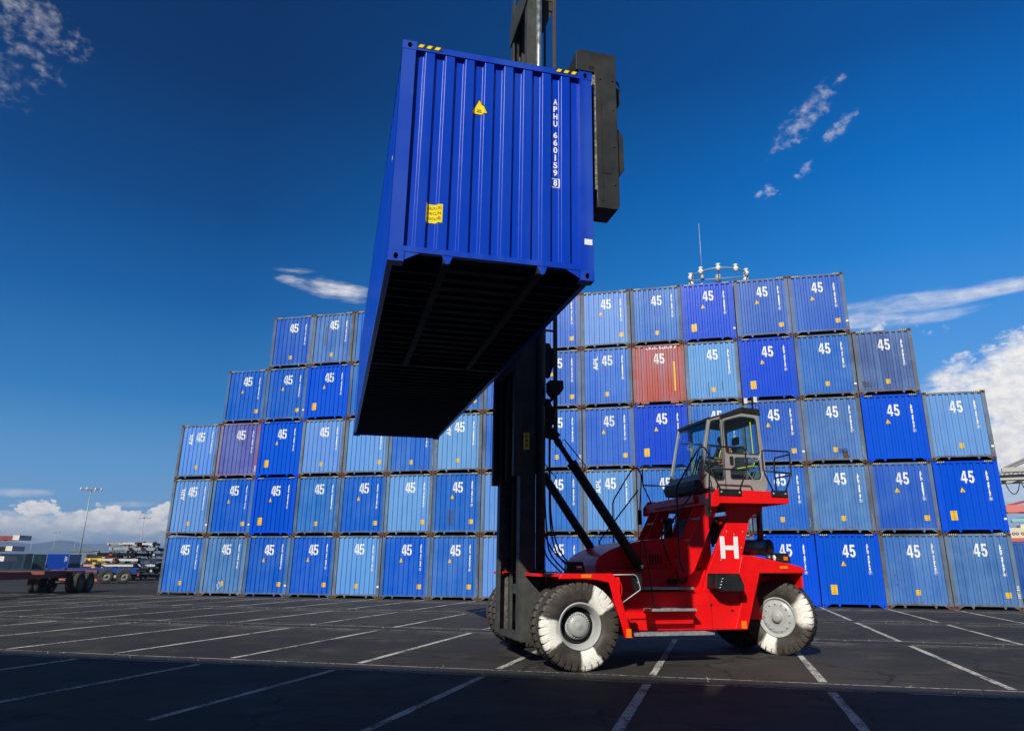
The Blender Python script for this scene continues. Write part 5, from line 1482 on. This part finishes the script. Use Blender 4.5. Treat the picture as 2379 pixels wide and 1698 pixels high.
for si, (az, dist, levels) in enumerate(((-43.75, 76, 3), (-43.2, 79, 4), (-42.7, 77, 5), (-42.2, 80, 7), (-41.7, 77, 7), (-41.2, 80, 6), (-40.7, 78, 7), (-40.2, 80, 6))):
    for lv in range(levels):
        x, y = at(az+rs.uniform(-.06, .06), dist+rs.uniform(-.5, .5))
        yel = (si == 1 and lv in (2, 3)) or (si == 3 and lv == 2)
        stacked_frame(x, y, .25+lv*.46, R(42+rs.uniform(-2, 2)+(80 if (si+lv//2) % 2 and not yel else 0)), 2.4+rs.uniform(0, 1.2), tipm[1] if yel else rs.choice((M_DARK, M_DARK, M_DARK, M_TRED, M_GALV)), tipm[rs.choice((0, 0, 2, 3))],
                      'stacked trailer frame, %s in the %s pile from the left' % ('topmost' if lv == levels-1 else POSW[lv], ORD[si+1]), 'piles of stacked trailer frames', rs.uniform(.5, 1.1))
# ends of frames piled high at the left edge
for z, azr, lab, mt in ((2.62, -47.8, 'topmost pale-ended frame poking in at the left edge', M_TRED), (2.10, -48.05, 'middle dark frame poking in at the left edge', M_DARK), (1.62, -48.35, 'lowest pale frame poking in at the left edge', M_GALV)):
    x1, y1 = at(azr, 45.5); rz = R(20); L = 11
    root = empty('skeleton_trailer', (x1, y1, z), rz); tag(root, lab, 'trailer frame', 'frames piled at the left edge')
    m = MB(); m.plate([(-L, -.05), (-L, .22), (0, .16), (0, .0), (-2.5, -.12)], -.45, -.35); m.plate([(-L, -.05), (-L, .22), (0, .16), (0, .0), (-2.5, -.12)], .35, .45)
    for i in range(8): m.box(-L+i*1.4, -L+i*1.4+.1, -.4, .4, .02, .12)
    m.build('frame', mt, root)
    m = MB(); m.box(-.28, .02, -.55, .55, -.03, .20); m.build('end_beam', tipm[0], root)

# ---------------------------------------------------------------- right side: container row, ship, quay cranes
for i, (dx, lab) in enumerate(((0, 'blue container at the right edge, low behind the end of the wall'), (1, 'blue container above the one at the right edge'))):
    c = bg_container(13.6+0, 47.0, R(-8), (.006, .06, .30), .4, lab, z=0.0+i*2.91 if i == 0 else .0, group='containers beyond the right end of the wall') if i == 0 else None
M_CRG = mat('crane_grey', (.42, .41, .38), .5, noise_amt=.1); M_CRR = mat('crane_red', (.62, .16, .12), .5); M_CRB = mat('crane_pale_blue', (.25, .50, .58), .5)
def crane(az, el_b, el_t, dist, mt, label, truss=False, legs=M_CRG, dz=None):
    x, y = at(az, dist); z0, z1 = hgt(el_b, dist), hgt(el_t, dist)
    root = empty('quay_crane', (x, y, 0), R(-15)); tag(root, label, 'crane', 'quay cranes beyond the right end of the wall')
    W = dist*.5
    hh = z1-z0
    m = MB()
    for v0 in (-1.0, 6.0):
        if truss: m.box(0, W, v0, v0+2, z1-.36*hh, z1); m.box(-2, W, v0, v0+2, z0, z0+.36*hh)
        else: m.box(0, W, v0, v0+2, z0, z1)
    for i in range(8): m.box(i*W/8, i*W/8+.8, 0, 7, z0+.2, z0+.8)
    m.build('boom', mt, root, .05)
    m = MB()
    for ux in (W*.35, W*.62):
        for vy in (-.5, 7.5): m.box(ux-.9, ux+.9, vy-.9, vy+.9, 0, z1+14)
        m.box(ux-.9, ux+.9, -.5, 7.5, z1+12.5, z1+14)
    m.box(W*.35, W*.62, -1, 1, z0*.45, z0*.45+1.6)
    m.build('legs', legs, root)
    m = MB(); top = Vector((W*.35, 0, z1+14))
    for ux in (.5, W*.18): m.tube([(ux, 0, z1), top], .28, 6); m.tube([(ux, 7, z1), top+Vector((0, 7, 0))], .28, 6)
    m.build('stays', mt, root)
    if truss:
        m = MB(); n = 60; d = W/n; za, zb = z0+.36*hh, z1-.36*hh
        for i in range(n): a = i*d; m.bar((a, -1.2, za), (a+d/2, -1.2, zb), .14, .14); m.bar((a+d/2, -1.2, zb), (a+d, -1.2, za), .14, .14)
        m.box(-1, W, -1.7, -1.1, za, za+.12); m.box(-1, W, -1.7, -1.6, za+.5, za+.58)
        m.build('walkway', M_DARK, root)
        m = MB(); d = 2.9
        for i in range(28): m.tube(curve([(i*d, -1.5, z0-.1), (i*d+d*.22, -1.5, z0-2.2), (i*d+d*.5, -1.5, z0-3.0), (i*d+d*.78, -1.5, z0-2.2), (i*d+d, -1.5, z0-.1)], 5), .11, 6)
        m.build('festoon_cable', M_BLACKP, root)
    return root
crane(18.55, 5.35, 6.15, 190, M_CRG, 'nearest grey quay crane boom with looping cables at the right edge', True)
crane(18.4, 3.35, 3.80, 330, M_CRR, 'red quay crane boom below the grey one at the right edge')
crane(18.6, 2.75, 2.95, 520, M_CRB, 'pale blue distant crane under the red boom', legs=M_CRB)
def ship():
    x, y = at(18.3, 300); root = empty('container_ship', (x, y, 0), R(-12)); tag(root, 'cream ship upperworks with black markings at the right edge', 'ship')
    zt, zb = hgt(2.38, 300), hgt(1.75, 300)
    m = MB(); m.box(0, 60, 0, 14, zb, zt); m.box(4, 50, 2, 12, zt, zt+1.2); m.build('superstructure', mat('ship_cream', (.66, .58, .42), .5), root, .1)
    m = MB(); m.box(-1, 70, -.5, 15, zb-1.1, zb); m.build('deck_edge', mat('ship_red', (.50, .09, .06), .5), root)
    m = MB(); m.box(-1, 70, -.3, 14.8, 0, zb-1.1); m.build('hull', mat('ship_blue', (.02, .07, .25), .5), root)
    m = MB()
    for i in range(5):
        for j in range(2): m.lathe([(.25, -.02), (.5, -.02), (.5, .0)], 'y', (1.4+i*2.6+j*1.05, -.03, (zt+zb)/2-.2), 14)
    m.build('black_marking', M_BLACKP, root)
ship()

# ---------------------------------------------------------------- hills
def hills():
    m = MB(); n = 160; D = 2300; vs = []
    for i in range(n+1):
        az = -70+i*(110/n); x, y = at(az, D)
        e = .82+.42*math.exp(-((az+45.6)/2.2)**2)+.22*math.exp(-((az+42.2)/1.8)**2)+.30*math.exp(-((az+49.5)/1.8)**2)+.05*math.sin(az*2.3)+.03*math.sin(az*7.1+1)
        x2, y2 = at(az, D+600)
        vs += [(x, y, -5), (x2*.93, y2*.93, (D+400)*math.tan(R(e))*.6), (x2, y2, (D+600)*math.tan(R(e)))]
    m.add(vs, [(3*i+k, 3*i+3+k, 3*i+4+k, 3*i+1+k) for i in range(n) for k in (0, 1)], True)
    o = m.build('hills', mat('hill_slopes', (.20, .25, .28), .9, noise_amt=.3, noise_scale=.003)); o['kind'] = 'structure'  # slope colour kept pale and bluish to carry part of the haze
hills()
# the low haze over the harbour that fades the hills
hz = MB(); hz.box(-3200, 2400, -60, 3300, -1, 74)
hm = bpy.data.materials.new('haze_air'); hm.use_nodes = True; tt = hm.node_tree; tt.nodes.clear()
ho = tt.nodes.new('ShaderNodeOutputMaterial'); hv = tt.nodes.new('ShaderNodeVolumePrincipled')
hv.inputs['Color'].default_value = (.42, .66, 1.0, 1); hv.inputs['Density'].default_value = .00042; hv.inputs['Anisotropy'].default_value = .3
tt.links.new(hv.outputs[0], ho.inputs['Volume'])
HAZE = True
if HAZE:
    o = hz.build('haze', hm); o['kind'] = 'stuff'; o['label'] = 'pale harbour haze'; o.display_type = 'WIRE'

# ---------------------------------------------------------------- litter and weeds in the seams
def weeds():
    r = random.Random(3); m = MB()
    for i in range(900):
        y = r.choice((18.7, 18.75, 25.4, 25.3, 11.8))+r.gauss(0, .28); x = r.uniform(-24, 12)
        h = r.uniform(.01, .04); a = r.uniform(0, PI); w = r.uniform(.01, .05)
        dx, dy = math.cos(a)*w, math.sin(a)*w
        m.add([(x, y, .0), (x+dx, y+dy, .0), (x+dx*1.4, y+dy*.3, h)], [(0, 1, 2)])
    o = m.build('dry_grass', mat('dry_grass', (.30, .27, .13), .9)); tag(o, 'dry grass wisps caught along the pavement seams', 'grass', kind='stuff')
weeds()
